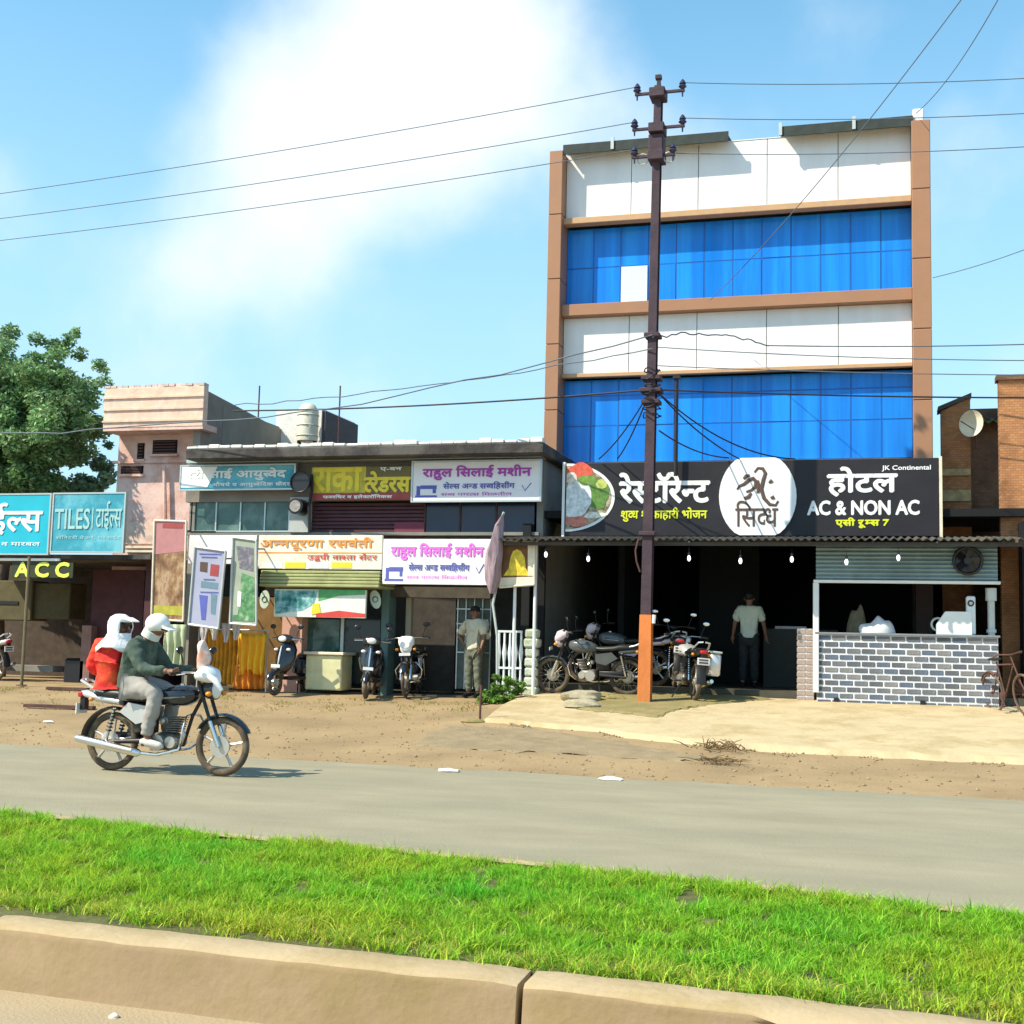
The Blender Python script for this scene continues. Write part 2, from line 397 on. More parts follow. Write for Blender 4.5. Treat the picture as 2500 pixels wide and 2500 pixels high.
keep = rng.uniform(0, 1, N) < (.72 + 1.5 * d2 + .5 * d1); px, py, d1, d2, d3, t = [a[keep] for a in (px, py, d1, d2, d3, t)]; N = len(px)
Hh = (.034 + .020 * d1 + .035 * d2 + rng.uniform(0, .030, N) + .05 * (rng.uniform(0, 1, N) < .04)).clip(.02, .2)
dry = ((rng.uniform(0, 1, N) < .06) | ((t < .1) & (rng.uniform(0, 1, N) < .45))).astype(float)
br_ = rng.uniform(.5, 1.45, N); tint = (np.stack([.80 + .35 * d3 + rng.uniform(-.15, .2, N) + dry * .7, .92 + .12 * d2 + dry * .1, .7 + rng.uniform(-.3, .3, N) + dry * 1.2], 1) * br_[:, None]).clip(.12, 2)
g = blades('grass', np.stack([px, py, np.full(N, .225)], 1), Hh, rng.uniform(.003, .0062, N), tint, m_grass, lean=1.5)
g['kind'] = 'stuff'; g['label'] = 'bright green grass growing on the road median'

# concrete apron in front of the hotel
edge = [onT(u, v) for u, v in ((905, 1362), (1000, 1370), (1100, 1379), (1220, 1396), (1350, 1410), (1480, 1419), (1600, 1426), (1750, 1434), (1908, 1441), (1990, 1446))]
epts = [(p.x, p.y) for p in edge]
leftpts = [onT(u, v) for u, v in ((905, 1362), (935, 1338), (975, 1318), (1006, 1306))]
lp = [(p.y, p.x) for p in leftpts]
v = []; f = []; nx, ny = 150, 46
for j in range(ny + 1):
    for i in range(nx + 1):
        # left border leans along the sloping flank
        xr = 9.0; s_ = j / ny
        yb_guess = lerp(lp[0][0], 21.9, s_); xl = poly(lp, yb_guess) if yb_guess < lp[-1][0] else lp[-1][1]
        x = lerp(xl, xr, i / nx); y0 = poly(epts, x) + .09 * noise.fractal(Vector((x * 2.3, 1, 0)), .8, 2, 4)
        y = lerp(y0, 21.9, s_)
        z = terr(x, y) + .055 + .012 * noise.fractal(Vector((x * .9, y * .9, 3)), .8, 2, 4)
        if j == 0 or i == 0: z = terr(x, y) - .03
        v.append((x, y, z))
for j in range(ny):
    for i in range(nx): a = j * (nx + 1) + i; f.append((a, a + 1, a + nx + 2, a + nx + 1))
me = bpy.data.meshes.new('concrete_apron'); me.from_pydata(v, [], f); struct('concrete_apron', link('concrete_apron', me, m_conc, smooth_=40), None)

# tarry patch left of the apron and damp earth round the pole foot
def patch(name, pix, dz, m, jig=.06, seed=0):
    P = [onT(u, v, dz) for u, v in pix]; c = sum(P, Vector()) / len(P); v = [(c.x, c.y, (gz if dz < .05 else terr)(c.x, c.y) + dz)]; n = 96; K = 16
    for r_ in range(1, K + 1):
        for i in range(n):
            q = i / n * len(P); a = P[int(q) % len(P)]; b = P[(int(q) + 1) % len(P)]; p = a.lerp(b, q % 1)
            p = c.lerp(p, r_ / K)
            if r_ == K: p = p + (p - c).normalized() * jig * 2 * noise.fractal(Vector((i * .35, seed, 0)), .8, 2, 3)
            v.append((p.x, p.y, (gz if dz < .05 else terr)(p.x, p.y) + dz - (.02 if r_ == K else 0)))
    f = [(0, 1 + i, 1 + (i + 1) % n) for i in range(n)]
    for r_ in range(K - 1):
        for i in range(n): a = 1 + r_ * n; f.append((a + i, a + n + i, a + n + (i + 1) % n, a + (i + 1) % n))
    mb = MB(); mb.add(v, f); o = mb.build(name, m); fixnormals(o)
    if o.data.polygons[0].normal.z < 0: o.data.flip_normals()
    o['kind'] = 'structure'; return o
m_earth = mat('damp_earth', (.27, .215, .09), .95, var=.25, scale=5, bump=.7, bscale=18, col2=(.17, .16, .05), amt2=.7, scale2=2.5)
patch('earth_patch', [(1080, 1316), (1130, 1302), (1240, 1304), (1400, 1310), (1460, 1318), (1330, 1328), (1270, 1340), (1240, 1352), (1160, 1342), (1100, 1338)], .078, m_earth, .12, 3)
m_tar = mat('worn_tar', (.27, .21, .125), .95, var=.15, scale=4, bump=.5, bscale=40, spec=.15)
patch('tar_patch', [(760, 1402), (840, 1366), (1000, 1372), (1180, 1398), (1360, 1428), (1300, 1436), (1060, 1420), (900, 1412)], .014, m_tar, .15, 8)

# ================================================================ COMMON MATERIALS
m_brown = mat('brown_cladding', (.36, .185, .10), .45, var=.05, scale=3, spec=.4)
m_joint = mat('dark_joint', (.06, .035, .03), .8)
m_white = mat('white_cladding', (.80, .80, .79), .4, var=.02, scale=2, col2=(.66, .64, .60), amt2=.35, scale2=.9, stretch=(2, 1, .4))
m_ltan = mat('tan_ledge', (.52, .32, .17), .6, var=.08)
m_glass = mat('blue_film_glass', (.012, .215, .76), .13, var=.20, scale=1.6, spec=.3, stretch=(3.2, 1, .14), col2=(.02, .34, .88), amt2=.42, scale2=.8)
m_glassd = mat('blue_mullion', (.01, .11, .42), .4)
m_dark = mat('dark_interior', (.008, .008, .009), .9, var=.2)
m_black = mat('black_paint', (.012, .012, .014), .35, spec=.5)
m_rust = mat('rusty_steel', (.10, .048, .04), .8, var=.35, scale=5, bump=.3)
m_grey = mat('grey_plaster', (.24, .23, .20), .9, var=.15, scale=2, bump=.3)
m_gsteel = mat('pale_steel', (.50, .53, .50), .5, var=.1, metal=.2)
m_chrome = mat('chrome', (.78, .76, .72), .18, metal=1., var=.03)
m_rubber = mat('tyre_rubber', (.05, .04, .032), .85, var=.25, scale=14)

# ================================================================ HOTEL BUILDING
YT = 24.0
H = thing('hotel_building', 'four storey hotel with blue glass bands, white panels and brown pillars', 'building', (onY(1390, 1290, YT).x, YT, 0))
Hx = H.location.x
def hz(vl, vr, Y=YT):   # mean height of an edge whose ends are seen at vl (left) and vr (right)
    return (onY(1068, vl, Y).z + onY(1718, vr, Y).z) / 2
xl, xr = (onY(1068, 600, YT).x + onY(1066, 300, YT).x) / 2, (onY(1722, 560, YT).x + onY(1718, 300, YT).x) / 2
def hb(name, x0, x1, y0, y1, z0, z1, m, b=0, parent=None):
    return bar(name, x0 - Hx, x1 - Hx, y0 - YT, y1 - YT, z0, z1, m, parent or H, b)
Z = dict(a0=hz(308, 265), w1b=hz(412, 380), g1t=hz(424, 393), g1b=hz(578, 550), w2t=hz(601, 573), w2b=hz(704, 688), g2t=hz(712, 697), g2b=hz(868, 866))
ztop = hz(288, 243)
# pillars
PL = rect(1030, 290, 1064, 1000, YT - .35); 
plx0 = (onY(1037, 290, YT - .35).x + onY(1022, 1000, YT - .35).x) / 2; plx1 = xl
prx0 = xr; prx1 = (onY(1757, 235, YT - .35).x + onY(1758, 850, YT - .35).x) / 2
zpl = onY(1050, 284, YT - .35).z; zpr = onY(1738, 226, YT - .35).z
for x0, x1, zt in ((plx0, plx1, zpl), (prx0, prx1, zpr)):
    hb('pillar_core', x0 + .02, x1 - .02, YT - .33, YT + .5, .3, zt - .02, m_joint)
    z = zt; k = 0
    while z > 3.5:
        zb = max(z - 1.28, 3.3); hb('cladding_panel', x0, x1, YT - .35, YT + .52, zb + .012, z, m_brown, .01); z = zb
# structure behind: one shell behind the facade, sides, back, roof
D = 9.0
hb('wall', plx0 + .05, plx0 + .25, YT + .55, YT + D, .3, ztop - .3, m_grey); hb('wall', prx1 - .25, prx1 - .05, YT + .55, YT + D, .3, ztop - .3, m_grey)
hb('wall', plx0 + .26, prx1 - .26, YT + D - .2, YT + D, .3, ztop - .3, m_grey)
hb('roof', plx0 + .26, prx1 - .26, YT + .3, YT + D - .21, ztop - .5, ztop - .35, m_grey)
for zf in (Z['w1b'] - .02, Z['w2b'] - .02, Z['g2b'] - .3):
    hb('floor_slab', plx0 + .27, prx1 - .27, YT + .35, YT + D - .22, zf, zf + .15, m_grey)
# white panel bands
def band(z0, z1, n=5):
    w = (xr - xl) / n
    hb('panel_backing', xl + .01, xr - .01, YT + .03, YT + .25, z0 + .02, z1 - .02, m_grey)
    for i in range(n): hb('white_panel', xl + i * w + .006, xl + (i + 1) * w - .006, YT - .02, YT + .03 - .002, z0, z1, m_white, .006)
band(Z['w1b'], ztop - .02); band(Z['w2b'], Z['w2t'])
hb('ledge', xl, xr, YT - .20, YT + .02, Z['g1t'] + .004, Z['w1b'] - .003, m_ltan, .01)
hb('ledge', xl, xr, YT - .22, YT + .10, Z['w2t'] + .003, Z['g1b'] - .003, m_brown, .01)
hb('ledge', xl, xr, YT - .10, YT + .02, Z['g2t'] + .003, Z['w2b'] - .003, m_ltan, .01)
# glazing: panes in aluminium mullions
def glazing(z0, z1, cols, rows, skip=None, Yg=YT + .16):
    w = (xr - xl) / cols; hb('mullion_backing', xl, xr, Yg + .03, Yg + .05, z0, z1, m_dark)
    zr = [z1 - (z1 - z0) * r_ for r_ in rows]
    for i in range(cols):
        for j in range(len(rows) - 1):
            pn = 'window_pane'; mm = m_glass; dy = 0
            if skip and (i, j) in skip: mm = m_open; dy = -.02
            hb(pn, xl + i * w + .014, xl + (i + 1) * w - .014, Yg - .012 + dy + rng.uniform(-.004, .004), Yg + .025, zr[j + 1] + .012, zr[j] - .012, mm)
    for i in range(cols + 1): hb('mullion', xl + i * w - .013 + (.013 if i == 0 else 0) - (.013 if i == cols else 0), xl + i * w + .013 + (.013 if i == 0 else 0) - (.013 if i == cols else 0), Yg - .008, Yg + .029, z0, z1, m_glassd)
    for r_ in rows[1:-1]:
        z = z1 - (z1 - z0) * r_; hb('transom', xl + .03, xr - .03, Yg - .007, Yg + .028, z - .011, z + .011, m_glassd)
m_open = mat('pale_curtain', (.62, .74, .80), .8, var=.06, stretch=(20, 1, 1))
glazing(Z['g1b'], Z['g1t'], 12, (0, .5, 1), {(2, 1)})
glazing(Z['g2b'], Z['g2t'], 12, (0, .20, .56, 1))
# tin roof awnings over the parapet, two pieces with a gap
m_tin = mat('weathered_tin', (.05, .055, .048), .7, var=.4, scale=3, bump=.2, col2=(.16, .11, .07), amt2=.6, scale2=2)
def tin(name, x0, x1, ya, za, yb, zb, m, parent=None, lx=0, ly=0, pitch=.11, amp=.022, th=.012, rag=0):
    "corrugated sheet: ridges run from (ya,za) to (yb,zb)"
    n = max(4, int((x1 - x0) / pitch * 6)); v = []; f = []
    for s_ in (0, 1):
        for i in range(n + 1):
            x = lerp(x0, x1, i / n); w = amp * math.sin(i / 6 * 2 * math.pi); r_ = rag * noise.noise(Vector((int(x / .8) * 3.3, 0, 0)))
            v += [(x - lx, ya - ly - r_, za + w - s_ * th - r_ * .15), (x - lx, yb - ly, zb + w - s_ * th)]
    k = 2 * (n + 1)
    for i in range(n):
        a = 2 * i; f += [(a, a + 2, a + 3, a + 1), (k + a, k + a + 1, k + a + 3, k + a + 2), (a, k + a, k + a + 2, a + 2), (a + 1, a + 3, k + a + 3, k + a + 1)]
    f += [(0, 1, k + 1, k), (2 * n, k + 2 * n, k + 2 * n + 1, 2 * n + 1)]
    mb = MB(); mb.add(v, f); return mb.build(name, m, parent, 40)
for u0, u1 in ((1070, 1378), (1476, 1722)):
    x0 = onY(u0, 290 if u0 < 1200 else 262, YT).x; x1 = onY(u1, 270 if u0 < 1200 else 245, YT).x
    tin('tin_sheet', x0, x1, YT - .28, ztop + .02, YT + 2.0, ztop + .45, m_tin, H, Hx, YT)
    hb('fascia_strip', x0, x1, YT - .335, YT - .30, ztop - .12, ztop + .07, mat('dark_green_fascia', (.03, .04, .035), .7, var=.3))
hb('parapet_cap', xl, xr, YT - .03, YT + .26, ztop - .016, ztop + .0, m_white)
for u in (1162, 1475, 1612):
    x = onY(u, 280, YT).x; hb('roof_bracket', x - .03, x + .03, YT - .36, YT - .3, ztop - .1, ztop + .14, m_gsteel)
hb('pillar_cap', prx0 + .02, prx1 - .1, YT - .3, YT + .1, zpr + .003, zpr + .24, m_white, .02)
# ground floor hall
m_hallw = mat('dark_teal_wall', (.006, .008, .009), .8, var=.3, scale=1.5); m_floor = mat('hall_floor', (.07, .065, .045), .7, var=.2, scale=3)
gx0, gx1 = onY(1000, 1200, 22.6).x, prx1 + 1.3
ZF = terr(-2, 22) + .17
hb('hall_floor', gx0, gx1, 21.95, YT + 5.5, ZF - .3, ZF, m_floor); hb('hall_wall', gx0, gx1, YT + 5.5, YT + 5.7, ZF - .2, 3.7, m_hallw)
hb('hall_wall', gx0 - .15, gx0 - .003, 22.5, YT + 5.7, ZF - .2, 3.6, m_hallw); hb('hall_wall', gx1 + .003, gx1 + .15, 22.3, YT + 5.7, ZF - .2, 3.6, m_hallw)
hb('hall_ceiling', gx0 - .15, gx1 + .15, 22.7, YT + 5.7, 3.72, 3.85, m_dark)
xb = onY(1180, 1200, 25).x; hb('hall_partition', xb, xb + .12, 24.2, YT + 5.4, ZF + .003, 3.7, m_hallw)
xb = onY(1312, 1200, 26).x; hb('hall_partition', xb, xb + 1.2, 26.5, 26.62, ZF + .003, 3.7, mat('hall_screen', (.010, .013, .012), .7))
# facade wall between hall ceiling and sign, behind the sign
hb('front_wall', plx1 + .01, prx0 - .01, YT + .06, YT + .3, 3.86, Z['g2b'] - .01, m_grey)

# ---------------------------------------------------------------- hotel sign
YS = 22.62
def frame_rect(u0, v0, u1, v1, Y): return rect(u0, v0, u1, v1, Y)
sx0, sx1, sz0, sz1 = rect(1066, 869, 1772, 1012, YS)
SG = thing('hotel_signboard', 'long black hotel signboard with white lettering above the tin canopy', 'sign', (sx0, YS, sz0))
def sgr(u0, v0, u1, v1): a = rect(u0, v0, u1, v1, YS); return a[0] - sx0, a[1] - sx0, a[2] - sz0, a[3] - sz0
m_flex = mat('black_flex', (.022, .020, .024), .5, var=.2, scale=1.2, spec=.3, bump=.6, bscale=2.2); m_wprint = mat('white_print', (.85, .85, .82), .5, var=.02); m_yprint = mat('yellow_green_print', (.72, .75, .03), .5, var=.05)
bar('board', 0, sx1 - sx0, 0, .12, 0, sz1 - sz0, m_flex, SG, .012)
bar('side_trim', sx1 - sx0 + .002, sx1 - sx0 + .05, -.02, .14, -.1, sz1 - sz0 + .02, mat('cream_trim', (.75, .66, .5), .6), SG)
bar('side_trim', -.05, -.002, -.02, .14, -.1, sz1 - sz0 + .02, m_wprint, SG)
def txt(s_, box, m, P, fn, y=-.006, bold=0, **k):
    a = fn(*box); return lettering(s_, P, a[0], a[1], a[2], a[3], y, m, bold, **k)
txt('रेस^टॉरेन^ट', (1170, 893, 1338, 948), m_wprint, SG, sgr, bold=.020)
txt('शुद^ध शाकाहारी भोजन', (1172, 958, 1334, 984), m_yprint, SG, sgr, bold=.006)
txt('होटल', (1562, 882, 1692, 935), m_wprint, SG, sgr, bold=.018)
txt('AC & NON AC', (1524, 945, 1734, 971), m_wprint, SG, sgr, bold=.012)
txt('एसी रूम^स 7', (1577, 977, 1677, 996), m_yprint, SG, sgr, bold=.008)
txt('JK Continental', (1664, 878, 1756, 889), m_wprint, SG, sgr, bold=.003)
# round-ended logo panel
a = sgr(1357, 864, 1503, 1010); cx, cz = (a[0] + a[1]) / 2, (a[2] + a[3]) / 2; rx, rz_ = (a[1] - a[0]) / 2, (a[3] - a[2]) / 2
pts = []
for i in range(40):
    t_ = 2 * math.pi * i / 40; pts.append((cx + rx * math.cos(t_), cz + max(-rz_, min(rz_, rz_ * 1.16 * math.sin(t_)))))
mb = MB(); mb.prism(pts, -.035, -.003); fixnormals(mb.build('logo_panel', m_wprint, SG))
m_ink = mat('brown_ink', (.10, .06, .045), .6)
for st in ([(1448, 372), (1470, 345), (1505, 330), (1540, 300), (1575, 285), (1598, 310), (1592, 352), (1560, 378), (1520, 392)], [(1500, 290), (1520, 268), (1548, 262)], [(1585, 238), (1612, 205), (1650, 208), (1672, 245), (1655, 300), (1640, 370), (1660, 440), (1705, 490), (1752, 496), (1772, 462)],
           [(1610, 300), (1618, 350), (1612, 400)], [(1700, 322), (1716, 304), (1726, 318)], [(1712, 440), (1730, 432), (1738, 448)], [(1560, 400), (1540, 430), (1505, 445)]):
    pp = [((lambda c_: (c_[0], -.042, c_[2]))(sgr(1043.3 + x * .24, 834.6 + y * .24, 1043.3 + x * .24, 834.6 + y * .24))) for x, y in st]
    n_ = len(pp); mb = MB(); mb.tube(pp, [.014 + .022 * math.sin(math.pi * (k + .4) / n_) for k in range(n_)], 7); mb.v = [(x, -.042 + (y + .042) * .15, z) for x, y, z in mb.v]; mb.build('brush_stroke', m_ink, SG)
txt('िसद^ध', (1388, 945, 1468, 994), m_ink, SG, sgr, y=-.04, bold=.003)
# printed plate of food at the left end
a = sgr(1068, 874, 1160, 1003); c0 = (a[0], (a[2] + a[3]) / 2); rr = (a[3] - a[2]) / 2
def disc_pts(cx, cz, rx, rz, n=26, a0=0, a1=2 * math.pi, wob=0, seed=0, xmin=None):
    out = []
    for i in range(n):
        t_ = lerp(a0, a1, i / (n - (0 if a1 - a0 > 6.2 else 1))); k = 1 + wob * noise.noise(Vector((math.cos(t_) * 1.7, math.sin(t_) * 1.7, seed)))
        x = cx + rx * k * math.cos(t_)
        out.append((x if xmin is None else max(x, xmin), cz + rz * k * math.sin(t_)))
    return out
def flat(name, pts, y, m, P, th=.004):
    mb = MB(); mb.prism(pts, y - th, y); return fixnormals(mb.build(name, m, P))
rxx = a[1] - a[0]
flat('printed_plate', disc_pts(c0[0], c0[1], rxx, rr, 30, -math.pi / 2, math.pi / 2), -.003, m_wprint, SG)
flat('printed_food', disc_pts(c0[0], c0[1], rxx * .93, rr * .93, 30, -math.pi / 2, math.pi / 2), -.0085, picture('plate_picture', [(.02, .05, .02), (.16, .14, .06), (.5, .42, .3), (.25, .05, .03)], 9), SG)
cols = [((.62, .10, .06), .30, .82, .30, .26), ((.10, .22, .04), .62, .12, .28, .40), ((.70, .78, .74), .22, -.02, .34, .52), ((.16, .28, .05), .42, .55, .18, .16), ((.60, .20, .14), .22, -.78, .26, .16), ((.8, .72, .6), .60, -.58, .22, .10), ((.45, .50, .12), .72, .42, .12, .12), ((.7, .65, .55), .10, .62, .12, .16)]
for i, (c, fx, fz, ax, az) in enumerate(cols):
    flat('printed_food', disc_pts(c0[0] + rxx * fx, c0[1] + rr * fz * .9, rxx * ax, rr * az, 18, wob=.35, seed=i * 3.1, xmin=c0[0] + .01), -.0125 - i * .0008, mat('food_print_%d' % i, c, .6, var=.4, scale=14), SG)

# ---------------------------------------------------------------- canopy of corrugated tin
YC0 = 21.0
zc = (onY(1100, 1012, YC0).z + onY(1800, 1022, YC0).z) / 2
cx0, cx1 = onY(945, 1008, YC0).x, onY(1900, 1022, YC0).x + .25
CN = thing('tin_canopy', 'dark corrugated tin canopy projecting over the restaurant front', 'canopy', (cx0, YC0, zc))
xw = cx0; i = 0
while xw < cx1 - .1:
    x1 = min(xw + .86, cx1); tin('tin_sheet', xw - .03, x1, YC0 + rng.uniform(-.05, .05), zc + .003 * (i % 2), 23.4, zc + .24 + .004 * (i % 2), m_tin, CN, cx0, YC0, pitch=.12, amp=.02) .location.z = -zc; xw = x1; i += 1
m_beam = mat('canopy_pipe', (.06, .055, .05), .6)
for yy, dz in ((.12, -.07), (1.2, .05)):
    bar('beam', .02, cx1 - cx0 - .02, yy, yy + .05, dz - .03, dz + .03, m_beam, CN)
for k in range(9):
    mb = MB(); x = .3 + k * (cx1 - cx0 - .6) / 8; mb.cyl((x, .05, -.045), (x, 2.3, .17), .02, n=6); mb.build('rafter', m_beam, CN)

# bulbs hanging under the canopy edge
m_bulb = mat('lit_bulb', (.95, .95, 1.0), .4, var=0, emit=1.2); m_wire = mat('black_wire', (.015, .015, .02), .6)
wh = ['hanging furthest left beside the stone pillar', 'over the front wheel of the parked motorcycles', 'just right of the rusty pole', 'over the middle of the dark hall', 'above the man in the hall doorway', 'before the left part of the grey shutter', 'before the middle of the grey shutter']
proto = None
for i, (u, v) in enumerate(((1030, 1044), (1110, 1052), (1300, 1051), (1397, 1056), (1494, 1053), (1597, 1058), (1695, 1050))):
    p = onY(u, v, YC0 + .1)
    if proto is None:
        proto = b_ = thing('light_bulb', 'x', 'light bulb', p, group='white bulbs hung along the canopy edge')
        mb = MB(); mb.ell((0, 0, -.02), (.028, .028, .05), 10, 7); mb.build('bulb', m_bulb, b_, 60)
        mb = MB(); mb.cyl((0, 0, .03), (0, 0, .075), .022, n=8); mb.build('socket', m_black, b_)
        mb = MB(); mb.cyl((0, 0, .075), (0, 0, zc - p.z - .08), .004, n=5); mb.build('cord', m_wire, b_)
    else: b_ = copy_tree(proto); b_.location = p
    b_['label'] = 'small white bulb ' + wh[i]

# ---------------------------------------------------------------- brick counter and shutter
YB = 21.7
bx0, bx1, bz0, bz1 = rect(1541, 1200, 1884, 1330, YB); bz0 = min(terr(bx0, YB), terr(bx1, YB)) + .0
BC = thing('brick_counter', 'waist high counter wall of dark bricks with white painted joints', 'counter', (bx0, YB, bz0))
BH = bz1 - bz0; BW = bx1 - bx0
m_mortar = mat('white_mortar', (.72, .73, .74), .9, var=.12, scale=8, bump=.3)
m_bk = [mat('slate_brick_%d' % i, c, .85, var=.25, scale=9, bump=.3) for i, c in enumerate(((.10, .11, .13), (.14, .15, .17), (.20, .20, .205), (.10, .13, .18)))]
bar('mortar_core', 0, BW, .012, .24, 0, BH, m_mortar, BC)
rows = 11; rh = BH / rows; nb = 12; bw = BW / nb; meshes = {}
def brick(parent, x, y, z, w, d, h, m, key):
    k = (key, m.name)
    if k not in meshes:
        mb = MB(); mb.bevbox(0, w, 0, d, 0, h, .006); me = bpy.data.meshes.new('brick'); me.from_pydata(mb.v, [], mb.f); me.materials.append(m); meshes[k] = me
    o = bpy.data.objects.new('brick', meshes[k]); COL.objects.link(o); o.parent = parent; o.location = (x, y, z); return o
for r_ in range(rows):
    off = -(r_ % 2) * bw / 2
    for i in range(nb + (r_ % 2)):
        x0 = max(0.004, off + i * bw + .012); x1 = min(BW - .004, off + (i + 1) * bw - .012); w = x1 - x0
        mm = m_bk[rng.choice(4, p=[.35, .3, .15, .2])]
        brick(BC, x0, rng.uniform(-.002, .004), r_ * rh + .015, w, .05, rh - .030, mm, round(w, 3))
bar('counter_top', -.03, BW + .03, -.04, .30, BH + .002, BH + .035, mat('counter_slab', (.20, .22, .25), .5), BC, .005)
for u in (1578, 1741):
    x = onY(u, 1316, YB).x - bx0; bar('drain_hole', x - .04, x + .04, -.012, .011, .02, .12, m_black, BC)
# reddish end pier
px0, px1, pz0, pz1 = rect(1503, 1186, 1536, 1325, YB + .05)
BP = thing('brick_pier', 'short pale greyish brick pier left of the dark brick counter', 'pier', ((px0 + px1) / 2, YB + .1, pz0))
hw = (px1 - px0) / 2; ph = pz1 - pz0; bar('mortar_core', -hw + .012, hw - .012, .012, 1.4, 0, ph, m_mortar, BP)
m_rb = mat('pale_red_brick', (.36, .29, .25), .9, var=.3, scale=8, bump=.3)
for r_ in range(12):
    for i in range(2): brick(BP, -hw + i * hw + .004, 0, r_ * ph / 12 + .008, hw - .008, .05, ph / 12 - .018, m_rb, 'p')
    for j in range(6): brick(BP, -hw - .003, .06 + j * .22, r_ * ph / 12 + .008, .02, .205, ph / 12 - .018, m_rb, 'q')
# post + rolled shutter housing
m_shut = mat('grey_teal_shutter', (.24, .34, .36), .45, var=.12, scale=3, metal=.1, col2=(.14, .20, .20), amt2=.5)
hx0, hx1, hz0, hz1 = rect(1536, 1024, 1886, 1101, YB - .02)
SH = thing('rolling_shutter', 'half raised grey green rolling shutter above the dark brick counter', 'shutter', (hx0, YB, hz0))
ns = 9; hh = (hz1 - hz0) / ns
for i in range(ns):
    z = .06 + i * (hz1 - hz0 - .06) / ns; h_ = (hz1 - hz0 - .06) / ns; n = 8
    pts = [(0 - .035 * math.sin(math.pi * k / n), z + .004 + (h_ - .008) * k / n) for k in range(n + 1)]
    v = [(x, y, zz_) for x in (0.03, hx1 - hx0 - .03) for (y, zz_) in pts]; f = [(k, k + 1, n + 2 + k, n + 1 + k) for k in range(n)]
    v += [(x, .02, z + q) for x in (.03, hx1 - hx0 - .03) for q in (0, h_)]; mb = MB(); mb.add(v, f)
    mb.box(.03, hx1 - hx0 - .03, .003, .012, z, z + h_); mb.build('slat', m_shut, SH, 50)
m_pst = mat('white_steel', (.72, .76, .76), .5, var=.06)
bar('bottom_rail', -.01, hx1 - hx0 + .01, -.05, .03, 0, .05, m_pst, SH, .008)
x0, x1, z0, z1 = rect(1534, 1100, 1545, 1203, YB - .02); bar('guide_post', x0 - hx0, x1 - hx0, -.04, .04, ZF - hz0, -.003, m_pst, SH, .006)
x0, x1, z0, z1 = rect(1862, 1108, 1880, 1196, YB + .1); mb = MB(); xx = (x0 + x1) / 2 - hx0
mb.cyl((xx, .2, -1.05), (xx, .2, -.06), .055, n=14); mb.cyl((xx, .2, -.25), (xx, .2, -.05), .085, n=14); mb.cyl((xx, .2, -.75), (xx, .2, -.7), .075, n=14); mb.build('drain_pipe', m_gsteel, SH, 40)
# black exhaust disc
p = onY(1826, 1058, YB - .1); DI = thing('exhaust_fan', 'round black exhaust fan mounted over the right end of the shutter', 'fan', p)
rr = 29 * (onY(1827, 1058, YB).x - onY(1826, 1058, YB).x)
mb = MB(); mb.ring((0, 0, 0), rr - .02, .025, n=36); mb.build('fan_rim', m_black, DI, 50); mb = MB(); mb.cyl((0, .03, 0), (0, .06, 0), rr - .02, n=36); mb.build('back_plate', m_black, DI)
mb = MB(); mb.cyl((0, -.03, 0), (0, .02, 0), .06, n=16); mb.build('hub', m_black, DI)
for k in range(5):
    mb = MB(); M_ = Matrix.Rotation(k * 2 * math.pi / 5, 4, 'Y') @ Matrix.Rotation(.45, 4, 'X'); mb.box(.05, rr - .05, -.003, .003, -.06, .06, M_); mb.build('blade', m_black, DI)

# things on the counter
m_wcl = mat('white_cloth', (.62, .62, .63), .9, var=.12, scale=7, bump=.5, bscale=9)
def cloth_heap(name, label, u0, v0, u1, v1, Y, m, seed):
    a = rect(u0, v0, u1, v1, Y); cx_ = (a[0] + a[1]) / 2; mb = MB(); mb.ell((0, 0, 0), ((a[1] - a[0]) / 2, .18, a[3] - a[2]), 26, 16)
    mb.v = [(x * (1 + .25 * noise.noise(Vector((x * 4, y * 4, z * 4 + seed)))), y, max(0, z) * (1 + .5 * noise.noise(Vector((x * 7 + seed, y * 5, z * 3))))) for x, y, z in mb.v]
    o = mb.build(name, m, None, 70); o.location = (cx_, Y, bz1 + .038); tag(o, label, 'cloth'); return o
cloth_heap('cloth_heap', 'crumpled white cloth heap on the middle left of the brick counter', 1622, 1172, 1690, 1200, YB + .15, m_wcl, 2)
cloth_heap('paper_bag', 'small tan paper bundle standing behind the white cloth heap', 1598, 1152, 1636, 1200, YB + .75, mat('tan_paper', (.20, .16, .09), .9, var=.3), 5)['category'] = 'bundle'
a = rect(1766, 1143, 1842, 1197, YB + .15)
JM = thing('juice_machine', 'white metal juicing machine with a tall spout on the counter right end', 'machine', ((a[0] + a[1]) / 2, YB + .16, bz1 + .038)); w = (a[1] - a[0]) / 2; h_ = a[3] - a[2]
mb = MB(); mb.prism([(-w, 0), (w * .75, 0), (w * .75, h_ * .8), (-w * .55, h_ * .8), (-w, h_ * .35)], -.14, .14); fixnormals(mb.build('body', m_pst, JM))
bar('spout_tower', w * .5, w * .95, -.10, .10, .0, h_ * 1.35, m_pst, JM, .02); mb = MB(); mb.ring((w * .72, -.11, h_ * 1.1), .04, .012, n=16); mb.build('dial', m_black, JM)
mb = MB(); mb.ring((-w * .9, -.02, h_ * .35), h_ * .22, .018, n=18); mb.build('handle_ring', m_gsteel, JM)
